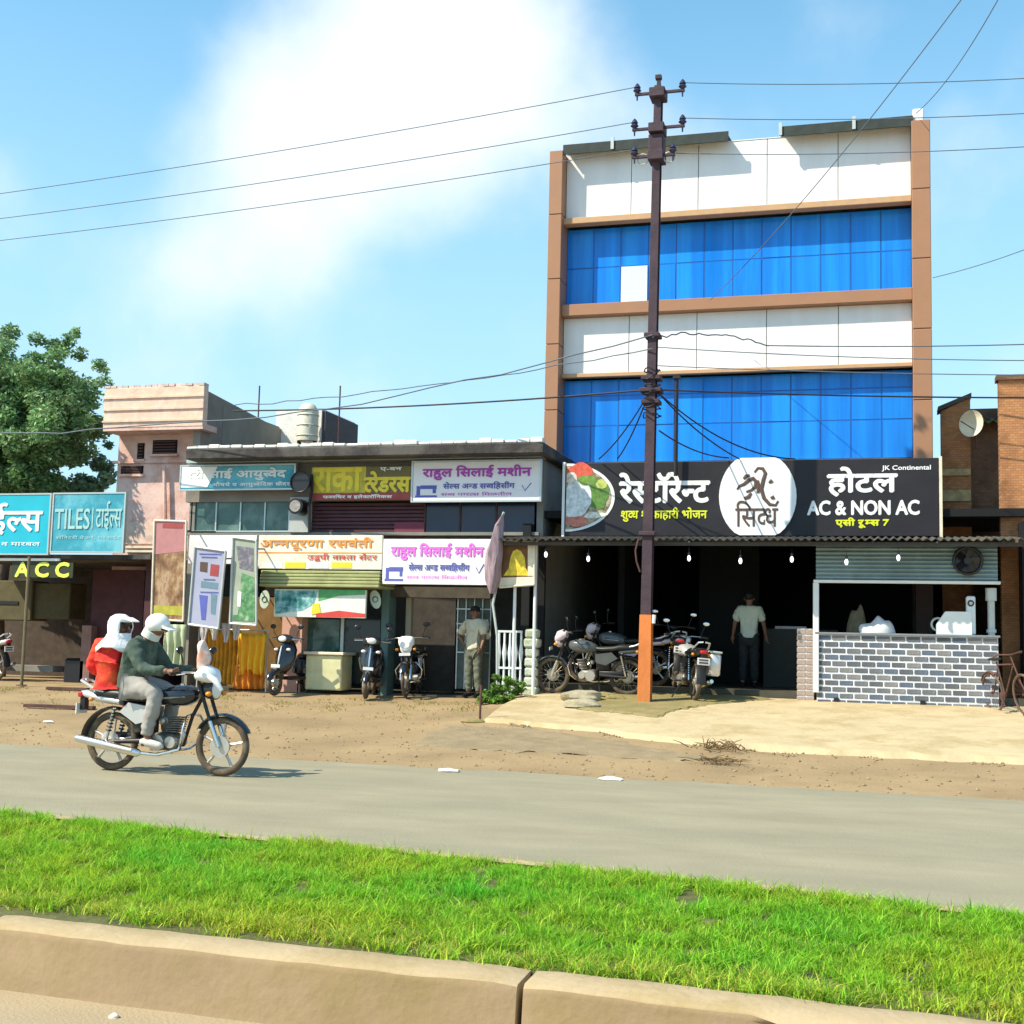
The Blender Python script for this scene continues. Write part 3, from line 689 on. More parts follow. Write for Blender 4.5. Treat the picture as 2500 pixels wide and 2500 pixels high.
# pale shelf items on the reception desk at the hall's right
a = rect(1478, 1176, 1520, 1187, 24.0); DK = thing('reception_desk', 'dark reception desk with white papers, seen beside the hall doorway', 'desk', ((a[0] + a[1]) / 2, 24, ZF))
bar('body', -.55, .75, 0, .5, 0, a[2] - ZF, mat('desk_dark', (.05, .055, .045), .7), DK); bar('papers', -.35, .2, .05, .3, a[2] - ZF + .002, a[2] - ZF + .05, m_wcl, DK)

# ---------------------------------------------------------------- right hand old brick house
m_obr = None
def brickmat(name, c1, c2, mortar, sc_=6):
    m = bpy.data.materials.new(name); m.use_nodes = True; N_ = m.node_tree.nodes; L = m.node_tree.links; b = N_['Principled BSDF']; b.inputs['Roughness'].default_value = .9
    t = N_.new('ShaderNodeTexCoord'); mp = N_.new('ShaderNodeMapping'); L.new(t.outputs['Object'], mp.inputs[0]); mp.inputs['Rotation'].default_value = (R(90), 0, 0)
    br = N_.new('ShaderNodeTexBrick'); L.new(mp.outputs[0], br.inputs[0]); br.inputs['Scale'].default_value = sc_; br.inputs['Color1'].default_value = (*c1, 1); br.inputs['Color2'].default_value = (*c2, 1); br.inputs['Mortar'].default_value = (*mortar, 1); br.inputs['Mortar Size'].default_value = .012
    n2 = N_.new('ShaderNodeTexNoise'); n2.inputs['Scale'].default_value = 1.3; n2.inputs['Detail'].default_value = 7; L.new(t.outputs['Object'], n2.inputs[0])
    r2 = N_.new('ShaderNodeValToRGB'); L.new(n2.outputs[0], r2.inputs[0]); r2.color_ramp.elements[0].position = .45; r2.color_ramp.elements[1].position = .6; r2.color_ramp.elements[0].color = (1, 1, 1, 1); r2.color_ramp.elements[1].color = (.45, .42, .38, 1)
    mx = N_.new('ShaderNodeMix'); mx.data_type = 'RGBA'; mx.blend_type = 'MULTIPLY'; mx.inputs[0].default_value = .8; L.new(br.outputs[0], mx.inputs[6]); L.new(r2.outputs[0], mx.inputs[7]); L.new(mx.outputs[2], b.inputs[0])
    bp = N_.new('ShaderNodeBump'); bp.inputs['Strength'].default_value = .6; bp.inputs['Distance'].default_value = .03; bp.invert = True; L.new(br.outputs[1], bp.inputs['Height']); L.new(bp.outputs[0], b.inputs['Normal'])
    return m
m_obr = brickmat('old_orange_brick', (.50, .23, .09), (.40, .17, .07), (.22, .13, .08)); m_obd = brickmat('old_brown_brick', (.22, .12, .07), (.16, .09, .055), (.10, .07, .05))
YR = 24.6
a = rect(1776, 770, 1832, 1010, YR); zt = onY(1780, 776, YR).z; zt2 = onY(1832, 750, YR).z
OH = thing('brick_house', 'old orange and brown brick house with a sloping wall top right of the hotel', 'house', (a[0], YR, .5))
mb = MB(); mb.prism([(0, -.2), (a[1] - a[0], -.2), (a[1] - a[0], zt2 - .5), (0, zt - .5)], 0, .25); fixnormals(mb.build('front_wall', m_obr, OH))
mb = MB(); mb.prism([(-.05, zt - .5), (a[1] - a[0] + .02, zt2 - .5), (a[1] - a[0] + .02, zt2 - .42), (-.05, zt - .42)], -.06, .4); fixnormals(mb.build('wall_coping', m_tin, OH))
b = rect(1832, 768, 1960, 1010, YR + .8)
bar('rear_wall', a[1] - a[0] + .003, b[1] - a[0], .9, 1.1, -.2, b[3] - .5, m_obd, OH); bar('wall', a[1] - a[0] - .14, a[1] - a[0], .26, 4, -.2, zt2 - .75, m_obd, OH)
mb = MB(); c = rect(1832, 756, 1960, 812, YR + .8)
tin('roof', c[0], c[1], YR + .45, c[2] + .12, YR + 3.2, c[3] + .25, mat('mossy_tin', (.13, .14, .05), .9, var=.5, scale=4), OH, OH.location.x, YR, pitch=.16, amp=.03).location.z = -.5
bar('string_course', 0.01, a[1] - a[0] - .01, -.04, -.002, onY(1800, 885, YR).z - .5 - .12, onY(1800, 885, YR).z - .5, mat('stained_plaster', (.45, .34, .16), .9, var=.4, scale=6), OH)
bar('string_course', 0.01, a[1] - a[0] - .01, -.03, -.002, onY(1800, 925, YR).z - .5 - .2, onY(1800, 925, YR).z - .5, MATS['stained_plaster'], OH)
c = rect(1886, 716, 2010, 1010, 22.9); GW = thing('brick_wall', 'tall narrow brown brick wall end at the right edge beside the canopy', 'wall', (c[0], 22.9, .5))
bar('wall', 0, c[1] - c[0], 0, .24, 0, c[3] - .5, m_obr, GW); bar('coping', -.04, c[1] - c[0], -.04, .28, c[3] - .5 + .002, c[3] - .5 + .09, m_obd, GW)
p = onY(1838, 800, YR - .3); SD = thing('satellite_dish', 'cream satellite dish seen edge on against the brick house', 'satellite dish', p)
mb = MB(); v = []; f = []
for i in range(7):
    for k in range(24): r_ = .24 * i / 6; v.append((.10 * (i / 6) ** 2, r_ * math.cos(k * math.pi / 12), r_ * math.sin(k * math.pi / 12)))
for i in range(6):
    for k in range(24): f.append((i * 24 + k, i * 24 + (k + 1) % 24, (i + 1) * 24 + (k + 1) % 24, (i + 1) * 24 + k))
mb.add(v, f, Matrix.Rotation(R(-125), 4, 'Z')); mb.build('dish', mat('cream_metal', (.75, .70, .52), .6), SD, 60); mb = MB(); mb.cyl((0, .1, 0), (.05, .1, -.45), .02, n=8); mb.build('bracket', m_rust, SD); mb = MB(); mb.cyl((0, 0, -.1), (-.25, -.35, 0), .01, n=6); mb.build('feed_arm', m_rust, SD)

# ================================================================ LEFT: SHOP ROW
def prt(P, name, box, Y, d, m, b=0, parent=None, th=None):
    "box part whose front face lies on plane Y where the image rectangle falls; d = depth behind it"
    a = rect(*box, Y); L = P.location
    return bar(name, a[0] - L.x, a[1] - L.x, Y - L.y, Y - L.y + d, a[2] - L.z, a[3] - L.z, m, parent or P, b)
m_pink = mat('pink_plaster', (.72, .50, .43), .9, var=.12, scale=2.5, bump=.35, bscale=20, col2=(.50, .24, .16), amt2=.6, scale2=1.8)
m_pinkl = mat('orange_plaster', (.74, .53, .42), .9, var=.2, scale=5, bump=.35, col2=(.75, .52, .36), amt2=.7, scale2=4)
m_cem = mat('cement_side', (.26, .23, .20), .95, var=.15, scale=1.5, bump=.4, bscale=12, col2=(.17, .16, .15), amt2=.6, scale2=.9)
m_roofc = mat('dark_roof_slab', (.045, .04, .038), .9, var=.4, scale=4, bump=.5, col2=(.16, .15, .13), amt2=.5)
m_lime = mat('lime_wash', (.74, .72, .66), .9, var=.15, scale=5, bump=.4)
m_gglass = mat('green_glass', (.055, .12, .10), .12, var=.5, scale=1.6, spec=.5, col2=(.20, .30, .26), amt2=.6, scale2=2.2)
m_mar = mat('maroon_shutter', (.085, .03, .04), .6, var=.2, scale=3)
m_navy = mat('navy_glass', (.014, .02, .05), .18, var=.3, scale=2, spec=.5)
m_alu = mat('aluminium', (.50, .56, .54), .4, metal=.5, var=.05)
m_olive = mat('olive_awning', (.34, .36, .16), .8, var=.2, scale=3)
YB1 = 22.6; YA = 21.6
def row_thing(name, label, cat, box, Y): a = rect(*box, Y); return thing(name, label, cat, (a[0], Y, terr(a[0], Y)))
SR = row_thing('shop_building', 'two storey row of small shops left of the hotel with a dark flat roof', 'building', (352, 838, 1024, 1320), YB1)
prt(SR, 'roof_slab', (350, 841, 1026, 861), YB1 - .75, 8.0, m_roofc, .02)
# broken lime edge on the slab
a = rect(352, 832, 1024, 841, YB1 - .7)
for i in range(30):
    w = (a[1] - a[0]) / 30; x = a[0] + i * w - SR.location.x; h_ = .05 + .10 * abs(noise.noise(Vector((i * .7, 2, 0)))); mb = MB(); mb.bevbox(x, x + w * .97, rng.uniform(0, .06), .25, 0, h_, .015)
    o = mb.build('coping_piece', m_lime, SR); o.location = (0, -.72, a[2] - SR.location.z)
prt(SR, 'ceiling_strip', (352, 861.5, 1022, 868), YB1 - .35, .3, m_alu)
prt(SR, 'wall', (352, 862, 362, 1320), YB1 + .02, 7, m_grey); prt(SR, 'wall', (1010, 862, 1022, 1320), YB1 + .02, 7, m_grey)
prt(SR, 'back_wall', (352, 862, 1022, 1325), YB1 + 5, .2, m_grey)
prt(SR, 'floor_slab', (350, 1004, 1016, 1010), YB1 - .05, 5, m_grey)
prt(SR, 'fascia', (352, 868, 1022, 945), YB1 - .02, .15, m_cem)
# upper floor
prt(SR, 'pilaster', (546, 938, 584, 1004), YB1 - .1, .3, mat('blueish_plaster', (.46, .48, .46), .8, var=.1))
for i in range(4):
    u0 = 362 + i * 46; prt(SR, 'window_pane', (u0 + 1.5, 926, u0 + 44, 1003), YB1 + .05, .02, m_gglass)
for i in range(5): prt(SR, 'window_mullion', (360.5 + i * 46, 926, 363 + i * 46, 1003), YB1 + .02, .05, m_alu)
prt(SR, 'window_sill', (358, 1001, 546, 1004), YB1 - .06, .15, m_alu)
a = rect(585, 948, 800, 1012, YB1)
for i in range(9):
    z0 = lerp(a[2], a[3], i / 9); z1 = lerp(a[2], a[3], (i + 1) / 9); L = SR.location
    mb = MB(); mb.bevbox(a[0] - L.x, a[1] - L.x, 0, .05, z0 - L.z + .004, z1 - L.z - .004, .012); mb.build('shutter_slat', m_mar, SR)
for u0, u1 in ((802, 866), (869, 934), (937, 1008)): prt(SR, 'window_pane', (u0, 948, u1, 1012), YB1 + .04, .02, m_navy)
for u in (801, 867.5, 935.5): prt(SR, 'window_mullion', (u - 1.2, 948, u + 1.2, 1012), YB1 + .01, .05, m_rust)
prt(SR, 'red_panel', (744, 985, 800, 1011), YB1 - .01, .008, mat('dull_red', (.20, .035, .06), .6))
# ground floor openings
prt(SR, 'pillar', (531, 1112, 569, 1312), YB1 - .35, .45, mat('salmon_paint', (.62, .36, .28), .8, var=.1))
prt(SR, 'pillar', (718, 1112, 732, 1312), YB1 - .35, .35, mat('teal_paint', (.10, .18, .17), .6)); prt(SR, 'door_post', (764, 1125, 774, 1300), YB1 - .1, .12, mat('khaki_paint', (.30, .28, .20), .8))
prt(SR, 'door_leaf', (776, 1128, 858, 1305), YB1 + .6, .05, mat('dark_brown_door', (.05, .042, .032), .8, var=.3))
prt(SR, 'grille_door', (861, 1128, 925, 1300), YB1 + .05, .05, mat('greenish_screen', (.10, .13, .115), .7, var=.25, scale=5))
for i in range(5): prt(SR, 'grille_bar', (861 + i * 15.6, 1128, 863 + i * 15.6, 1300), YB1 + .02, .02, m_alu)
for v in (1148, 1176, 1230): prt(SR, 'grille_bar', (861, v, 925, v + 2.4), YB1 + .01, .012, m_alu)
prt(SR, 'shop_window', (574, 1168, 640, 1228), YB1 - .1, .02, m_gglass); prt(SR, 'shop_window', (648, 1168, 716, 1290), YB1 - .1, .02, mat('dark_green_glass', (.02, .035, .033), .12, spec=.5))
prt(SR, 'window_frame', (641, 1165, 647, 1300), YB1 - .14, .06, m_alu); prt(SR, 'window_frame', (571, 1165, 575, 1300), YB1 - .14, .06, m_alu)
prt(SR, 'lintel', (500, 1106, 925, 1126), YB1 - .3, .3, mat('brown_lintel', (.07, .06, .045), .8, var=.3))
prt(SR, 'inner_wall', (362, 1126, 531, 1312), YB1 + .5, .1, mat('ochre_inner', (.20, .11, .03), .8, var=.4, scale=3))
prt(SR, 'floor', (352, 1306, 1016, 1312), YB1 - .3, 5, m_floor)

def sign(name, label, box, Y, m, d=.06, frame=None):
    T = row_thing(name, label, 'sign', box, Y); a = rect(*box, Y); T.location = (a[0], Y, a[2]); L = T.location
    bar('board', 0, a[1] - a[0], 0, d, 0, a[3] - a[2], m, T, .006)
    if frame:
        w = .03
        for q in ((-w, 0, -w, a[3] - a[2] + w), (a[1] - a[0], a[1] - a[0] + w, -w, a[3] - a[2] + w)): bar('frame', q[0], q[1], -.012, d, q[2], q[3], frame, T)
        for z0 in (-w, a[3] - a[2]): bar('frame', .001, a[1] - a[0] - .001, -.011, d, z0, z0 + w, frame, T)
    def fn(u0, v0, u1, v1): c = rect(u0, v0, u1, v1, Y); return c[0] - L.x, c[1] - L.x, c[2] - L.z, c[3] - L.z
    return T, fn
m_teal = mat('teal_print', (.03, .30, .40), .5, var=.15, scale=1.5, bump=.5, bscale=3, col2=(.25, .62, .70), amt2=.6, scale2=1.0); m_teal2 = mat('cyan_print', (.01, .42, .55), .5, var=.1, scale=2)
m_yel = mat('yellow_print', (.78, .62, .04), .5, var=.08); m_purp = mat('purple_print', (.42, .06, .42), .6); m_blue = mat('blue_ink', (.10, .12, .42), .6); m_pk = mat('magenta_print', (.72, .16, .66), .6)
m_banner = mat('white_banner', (.80, .78, .80), .6, var=.04, scale=2, bump=.5, bscale=3); m_red = mat('red_print', (.60, .06, .05), .6); m_org = mat('orange_print', (.80, .30, .05), .6); m_redb = mat('brick_red_print', (.34, .06, .06), .6, var=.15)
m_dkb = mat('dark_olive_print', (.16, .13, .05), .6)
T, fn = sign('shop_sign', 'teal and white shop sign under the roof above the green glass windows', (342, 879, 555, 922), YB1 - .3, m_teal, frame=m_alu)
flat('white_panel', [(fn(342, 881, 398, 920)[0] + .01, fn(342, 881, 398, 920)[2]), (fn(342, 881, 392, 920)[1], fn(342, 881, 398, 920)[2]), (fn(342, 881, 410, 920)[1], fn(342, 881, 398, 920)[3]), (fn(342, 881, 398, 920)[0] + .01, fn(342, 881, 398, 920)[3])], -.002, m_wprint, T)
txt('श^री साई आयुर^वेद', (352, 884, 540, 906), m_wprint, T, fn, y=-.01, bold=.008)
txt('औषधे व आयुर^वेिदक केंदर', (400, 909, 548, 919), m_wprint, T, fn, y=-.01, bold=.003)
T, fn = sign('shop_sign', 'yellow lettered trader sign with red strip, above the maroon shutter', (587, 880, 777, 944), YB1 - .3, m_dkb, frame=None)
a = fn(588, 930, 776, 943); bar('red_strip', a[0], a[1], -.004, -.001, a[2], a[3], m_redb, T); a = fn(588, 881, 690, 930); bar('yellow_panel', a[0], a[1], -.004, -.001, a[2], a[3], mat('mustard_print', (.50, .42, .05), .6, var=.25), T)
txt('राका', (592, 884, 682, 927), m_yel, T, fn, y=-.01, bold=.02); txt('ट^रेडरस', (688, 890, 774, 928), m_yel, T, fn, y=-.01, bold=.016)
txt('ए-वन', (718, 882, 758, 889), m_wprint, T, fn, y=-.01, bold=.004); txt('फर^निचर व इलेक^ट^रॉिनकस', (610, 933, 740, 941), m_wprint, T, fn, y=-.01, bold=.003)
for k, (lab, box, Y, mt) in enumerate((('white sewing machine banner with purple lettering directly under the flat roof', (779, 871, 1019, 944), YB1 - .32, m_purp), ('white sewing machine banner with pink lettering hanging over the doorway', (722, 1017, 927, 1103), YA, m_pk))):
    T, fn = sign('shop_banner', lab, box, Y, m_banner, frame=m_alu if k == 0 else None)
    u0, v0, u1, v1 = box; W_, H_ = u1 - u0, v1 - v0
    def q(a_, b_, c_, d_): return (u0 + a_ * W_, v0 + b_ * H_, u0 + c_ * W_, v0 + d_ * H_)
    txt('राहुल िसलाई मशीन', q(.08, .10, .93, .46), mt, T, fn, y=-.008, bold=.009)
    txt('सेल^स अन^ड सर^विहसींग', q(.24, .52, .80, .72), m_blue, T, fn, y=-.008, bold=.004); txt('सर^व पारट^स िमळतील', q(.22, .78, .78, .88), mt, T, fn, y=-.008)
    c = fn(*q(.02, .58, .19, .92)); mb = MB()          # small printed sewing machine
    X0, X1, Z0, Z1 = c; w = X1 - X0; h_ = Z1 - Z0
    mb.box(X0, X1, -.005, -.001, Z0, Z0 + .14 * h_).box(X0 + .05 * w, X0 + .22 * w, -.005, -.001, Z0 + .15 * h_, Z0 + .85 * h_).box(X0 + .23 * w, X1 - .02 * w, -.005, -.001, Z0 + .62 * h_, Z0 + .9 * h_).box(X1 - .2 * w, X1 - .05 * w, -.005, -.001, Z0 + .3 * h_, Z0 + .61 * h_); mb.build('printed_machine', m_blue, T)
    c = fn(*q(.86, .55, .93, .75)); mb = MB(); mb.tube([(c[0], -.004, c[2] + .1), (c[0] + .05, -.004, c[2]), (c[1], -.004, c[3])], .008, 5); mb.build('printed_tick', m_blue, T)
T, fn = sign('shop_banner', 'cream banner with orange lettering over the olive shop awning', (487, 1010, 721, 1074), YA, mat('cream_banner', (.80, .76, .62), .7, var=.05, scale=3, bump=.6, bscale=4, col2=(.72, .62, .42), amt2=.5, scale2=2), frame=None)
txt('अन^नपूरणा रसवंती', (492, 1014, 704, 1038), m_org, T, fn, y=-.01, bold=.006); txt('उडुपी नाश^ता सेंटर', (580, 1044, 712, 1060), m_red, T, fn, y=-.01, bold=.002)
for i in range(4): c = fn(494 + i * 44, 1061, 532 + i * 44, 1072); bar('printed_box', c[0], c[1], -.006, -.001, c[2], c[3], m_yel if i % 2 else m_wprint, T)
c = fn(488, 1042, 720, 1043.5); bar('printed_line', c[0], c[1], -.006, -.001, c[2], c[3], m_org, T)
T, fn = sign('blank_banner', 'blank white banner behind the standing posters, left of the cream banner', (356, 1010, 484, 1064), YA + .25, m_banner)
# olive awning and flex
AW = row_thing('awning', 'olive striped shop awning box under the cream and orange banner', 'awning', (490, 1078, 714, 1108), YA - .05); a = rect(490, 1076, 716, 1108, YA - .05); L = AW.location
for i in range(5):
    z0 = lerp(a[2], a[3], i / 5) - L.z; mb = MB(); mb.bevbox(0, a[1] - a[0], -.02 + .012 * i, .8, z0 + .004, z0 + (a[3] - a[2]) / 5 - .004, .012); mb.build('slat', m_olive, AW)
T, fn = sign('printed_flex', 'teal, white and red printed flex hanging below the olive awning', (517, 1112, 690, 1165), YA + .05, mat('flex_white', (.72, .76, .66), .7, var=.06))
m_td = picture('teal_dark_print', [(.01, .06, .07), (.03, .2, .2), (.25, .5, .5), (.6, .72, .68)], 5)
def fl(T, fn, nm, m, pix, y): flat(nm, [((lambda c: (c[0], c[2]))(fn(u, v, u, v))) for u, v in pix], y, m, T)
fl(T, fn, 'printed_shape', m_td, [(518, 1114), (600, 1114), (592, 1140), (570, 1152), (520, 1158)], -.001)
fl(T, fn, 'printed_shape', MATS['dark_green_glass'] if 0 else mat('leaf_green_print', (.10, .38, .14), .6, var=.3), [(601, 1113), (689, 1113), (689, 1122), (640, 1124), (601, 1134)], -.001)
fl(T, fn, 'printed_shape', m_red, [(596, 1158), (640, 1152), (689, 1158), (689, 1164.5), (596, 1164.5)], -.001); fl(T, fn, 'printed_shape', m_yel, [(590, 1140), (602, 1138), (606, 1156), (588, 1160)], -.006)
# little oval tag signs
for (u, v, lab, tl) in ((500, 1131, 'small pale oval sign on the wall left of the teal flex', .05), (709, 1131, 'small pale oval sign tilted right of the teal flex', -.25)):
    p = onY(u, v, YA + .3); T = thing('oval_sign', lab, 'sign', p); flat('plate', disc_pts(0, 0, .10, .17, 20), 0, mat('pale_green_plate', (.55, .66, .55), .6), T, .02); T.rotation_euler = (0, tl, 0)
    mb = MB(); mb.ring((0, -.022, 0), .05, .01, n=14); o = mb.build('printed_ring', MATS['green_glass'], T)
# standing posters
def poster(name, label, q4, Y, th, mback, prints, frame):
    "q4: four image corners; board stands on plane Y, slightly turned"
    c = sum((onY(u, v, Y) for u, v in q4), Vector()) / 4; T = thing(name, label, 'poster board', c)
    P = [onY(u, v, Y) - c for u, v in q4]
    mb = MB(); mb.prism([(p.x, p.z) for p in P], 0, th); fixnormals(mb.build('board', mback, T))
    for i in range(4):
        a_, b_ = P[i], P[(i + 1) % 4]; mb = MB(); mb.cyl((a_.x, -.01, a_.z), (b_.x, -.01, b_.z), .022, n=6); mb.build('frame', frame, T)
    for nm, m, pix, y in prints: flat(nm, [((lambda p: (p.x - c.x, p.z - c.z))(onY(u, v, Y))) for u, v in pix], y, m, T, .003)
    for s_ in (3, 2):
        p = P[3 - s_]; mb = MB(); mb.cyl((p.x * .8, th, p.z * .8), (p.x * .8, 22.5 - Y, p.z * .8 + .1), .014, n=6); mb.build('bracket', m_rust, T)
    return T
m_pbr = mat('brown_poster', (.24, .13, .07), .7, var=.5, scale=3.5, col2=(.42, .28, .15), amt2=.7, scale2=5); m_ppk = mat('dusky_pink_print', (.45, .20, .20), .7, var=.1)
m_ply = mat('lime_yellow_print', (.40, .38, .05), .7, var=.2); m_cream = mat('cream_frame', (.74, .66, .5), .6)
poster('poster_board', 'tall brown and pink poster board standing leftmost before the shops', [(292, 982), (352, 984), (346, 1172), (286, 1168)], 21.3, .04, picture('brown_picture', [(.05, .03, .02), (.16, .08, .04), (.30, .17, .08), (.46, .33, .20), (.20, .07, .05)], 4.5, (1, 1, .6)),
       [('printed_shape', m_ppk, [(294, 984), (350, 986), (349, 1040), (292, 1046)], -.001), ('printed_shape', m_redb, [(308, 988), (346, 989), (345, 997), (307, 996)], -.006), ('printed_shape', m_ply, [(290, 1142), (345, 1144), (345, 1162), (289, 1158)], -.001)], m_cream)
m_pbl = mat('blue_grey_poster', (.36, .38, .50), .7, var=.08, scale=3)
T = poster('poster_board', 'blue grey poster board with small pictures, tilted before the blank banner', [(368, 1032), (426, 1040), (412, 1186), (356, 1178)], 21.1, .05, m_pbl,
       [('printed_line', m_blue, [(376, 1044), (418, 1044.8), (418, 1046.6), (376, 1045.8)], -.006), ('printed_line', m_blue, [(380, 1050), (410, 1050.8), (410, 1052.6), (380, 1051.8)], -.006), ('printed_line', m_blue, [(378, 1116), (412, 1116.8), (412, 1118.6), (378, 1117.8)], -.006), ('printed_line', m_blue, [(384, 1092), (406, 1092.8), (406, 1094.6), (384, 1093.8)], -.006), ('printed_shape', m_ink, [(378, 1060), (392, 1061), (391, 1080), (377, 1078)], -.001), ('printed_shape', m_redb, [(398, 1064), (414, 1066), (412, 1088), (396, 1086)], -.001),
        ('printed_shape', mat('teal_grey_print', (.14, .24, .30), .7), [(380, 1096), (412, 1100), (411, 1112), (379, 1108)], -.001), ('printed_shape', m_blue, [(376, 1122), (392, 1124), (388, 1170), (380, 1169)], -.001),
        ('printed_shape', MATS['teal_grey_print'], [(398, 1120), (410, 1122), (406, 1160), (398, 1158)], -.001)], m_gsteel)
poster('poster_board', 'green and grey poster board standing right of the blue grey one', [(440, 1014), (484, 1020), (484, 1180), (434, 1176)], 21.2, .05, mat('grey_green_poster', (.34, .38, .30), .7, var=.15, scale=3),
       [('printed_shape', picture('leaf_green_dark', [(.02, .06, .03), (.07, .22, .09), (.16, .34, .16), (.45, .5, .35)], 7), [(456, 1080), (480, 1090), (481, 1170), (448, 1168)], -.001), ('printed_shape', m_wprint, [(449, 1115), (456, 1117), (454, 1145), (448, 1144)], -.006), ('printed_shape', MATS['leaf_green_dark'], [(440, 1160), (480, 1163), (480, 1172), (438, 1170)], -.006), ('printed_shape', picture('violet_picture', [(.3, .3, .26), (.12, .12, .16), (.42, .38, .36)], 6), [(446, 1030), (478, 1034), (478, 1078), (452, 1072)], -.003)], m_gsteel)
# striped cloths on a line, yellow cloths
def curtain(name, label, cat, u0, v0, u1, v1, Y, m, folds, amp=.05, seed=0, taper=0, jag=0):
    a = rect(u0, v0, u1, v1, Y); L = Vector(((a[0] + a[1]) / 2, Y, a[3])); n = folds * 8; k = 8; v = []; f = []
    for j in range(k + 1):
        for i in range(n + 1):
            s_ = i / n; x = lerp(a[0], a[1], s_) - L.x; x *= 1 - taper * (j / k); dz = jag * abs(noise.noise(Vector((s_ * folds * 1.3, seed, 0)))) * j / k
            v.append((x, amp * math.sin(s_ * folds * 2 * math.pi + .5 * math.sin(j + seed)) * (.5 + .5 * j / k) + .02 * noise.noise(Vector((x * 3, j * .6, seed))), (a[2] - a[3]) * j / k + dz))
    for j in range(k):
        for i in range(n): q = j * (n + 1) + i; f.append((q, q + 1, q + n + 2, q + n + 1))
    mb = MB(); mb.add(v, f); o = mb.build(name, m, None, 80); o.location = L; tag(o, label, cat); md = o.modifiers.new('thick', 'SOLIDIFY'); md.thickness = .008; return o
m_ycl = mat('yellow_cloth', (.85, .47, .02), .8, var=.08, scale=4, col2=(.75, .30, .02), amt2=.5); m_ocl = mat('amber_cloth', (.55, .27, .02), .85, var=.35, scale=4)
curtain('hanging_cloth', 'dark amber pleated cloth hanging behind the riders', 'cloth', 380, 1190, 452, 1290, YA + .35, m_ocl, 9, seed=1)
curtain('hanging_cloth', 'bright yellow cloth hanging left of the black scooter', 'cloth', 448, 1196, 502, 1275, YA + .1, m_ycl, 4, .06, seed=2, taper=.15, jag=.3)
curtain('hanging_cloth', 'orange cloth hem hanging below the yellow cloth', 'cloth', 440, 1255, 498, 1300, YA + .3, mat('orange_cloth', (.58, .20, .02), .85, var=.2), 5, .04, seed=3)
for i, (u, lab) in enumerate(((385, 'leftmost pale fringe cloth under the blue grey poster'), (405, 'second pale fringe cloth under the posters'), (427, 'third pale fringe cloth under the posters'), (446, 'rightmost pale fringe cloth under the green poster'))):
    curtain('fringe_cloth', lab, 'cloth', u - 10, 1176, u + 9, 1212 - 4 * (i % 2), YA - .15, mat('pale_lilac_cloth', (.52, .50, .50), .8, var=.15), 2, .03, seed=i, taper=.65)
b_ = row_thing('clothes_rail', 'thin steel clothes rail carrying the amber and yellow cloths', 'rail', (376, 1188, 506, 1192), YA + .2); a = rect(376, 1188, 506, 1192, YA + .2); mb = MB(); mb.cyl((0, 0, a[3] - b_.location.z), (a[1] - a[0], 0, a[3] - b_.location.z), .015, n=6); mb.build('bar', m_gsteel, b_)
for x in (0, a[1] - a[0]): mb = MB(); mb.cyl((x, 0, a[3] - b_.location.z), (x, 0, 0), .015, n=6); mb.build('post', m_gsteel, b_)
# bag of green stuff on poster foot
curtain('hanging_cloth', 'pale olive green cloth hanging under the brown poster behind the rider', 'cloth', 308, 1178, 350, 1262, 21.25, mat('pale_olive_cloth', (.36, .42, .24), .85, var=.25, scale=5, col2=(.5, .52, .4), amt2=.6, scale2=3), 3, .05, seed=7, taper=.1, jag=.2)
# cream counter
CT = row_thing('cream_counter', 'cream painted counter box below the shop window right of the pink pillar', 'counter', (574, 1232, 646, 1300), YA + .35)
prt(CT, 'body', (576, 1236, 644, 1302), YA + .35, .5, mat('cream_paint', (.62, .60, .34), .7, var=.15, scale=4), .02); prt(CT, 'top', (572, 1230, 648, 1235.5), YA + .3, .6, MATS['cream_trim'], .01)
# flag, bell poster, posts, balustrade, stone pier
FP = row_thing('banner_pole', 'thin pole with a furled grey pink flag right of the pink lettered banner', 'flag pole', (930, 965, 942, 1310), 21.2); L = FP.location
def loc(u, v, Y, L): p = onY(u, v, Y); return (p.x - L.x, p.y - L.y, p.z - L.z)
mb = MB(); mb.tube([loc(u, v, 21.2, L) for u, v in ((951, 966), (944, 985), (938, 1100), (930, 1140), (938, 1200), (938, 1310))], .022, 7); mb.build('pole', m_gsteel, FP)
mb = MB(); mb.tube([loc(u, v, 21.15, L) for u, v in ((950, 968), (941, 992), (936, 1020), (934, 1045), (931, 1070), (930, 1095), (928, 1120))], [.015, .07, .12, .15, .13, .12, .05], 12)
mb.v = [(x + .04 * noise.noise(Vector((x * 9, y * 9, z * 3))), y + .04 * math.sin(x * 60), z) for x, y, z in mb.v]; mb.build('flag', mat('grey_pink_cloth', (.30, .22, .25), .9, var=.4, scale=6, stretch=(4, 4, .5)), FP, 60)
BPo = poster('bell_poster', 'brown poster with a golden bell beside the canopy', [(945, 1018), (1008, 1022), (1008, 1103), (943, 1108)], 21.25, .04, mat('brown_bell_backing', (.16, .075, .03), .7, var=.3),
       [('printed_bell', mat('gold_print', (.80, .55, .04), .5, var=.4, scale=9), [(975, 1036), (983, 1040), (990, 1052), (992, 1072), (1000, 1086), (950, 1086), (960, 1072), (963, 1052), (968, 1040)], -.001),
        ('printed_strip', m_cream, [(944, 1090), (1007, 1088), (1007, 1102), (943, 1106)], -.001), ('printed_strip', m_cream, [(996, 1023), (1007, 1023), (1007, 1086), (996, 1087)], -.006)], m_cream)
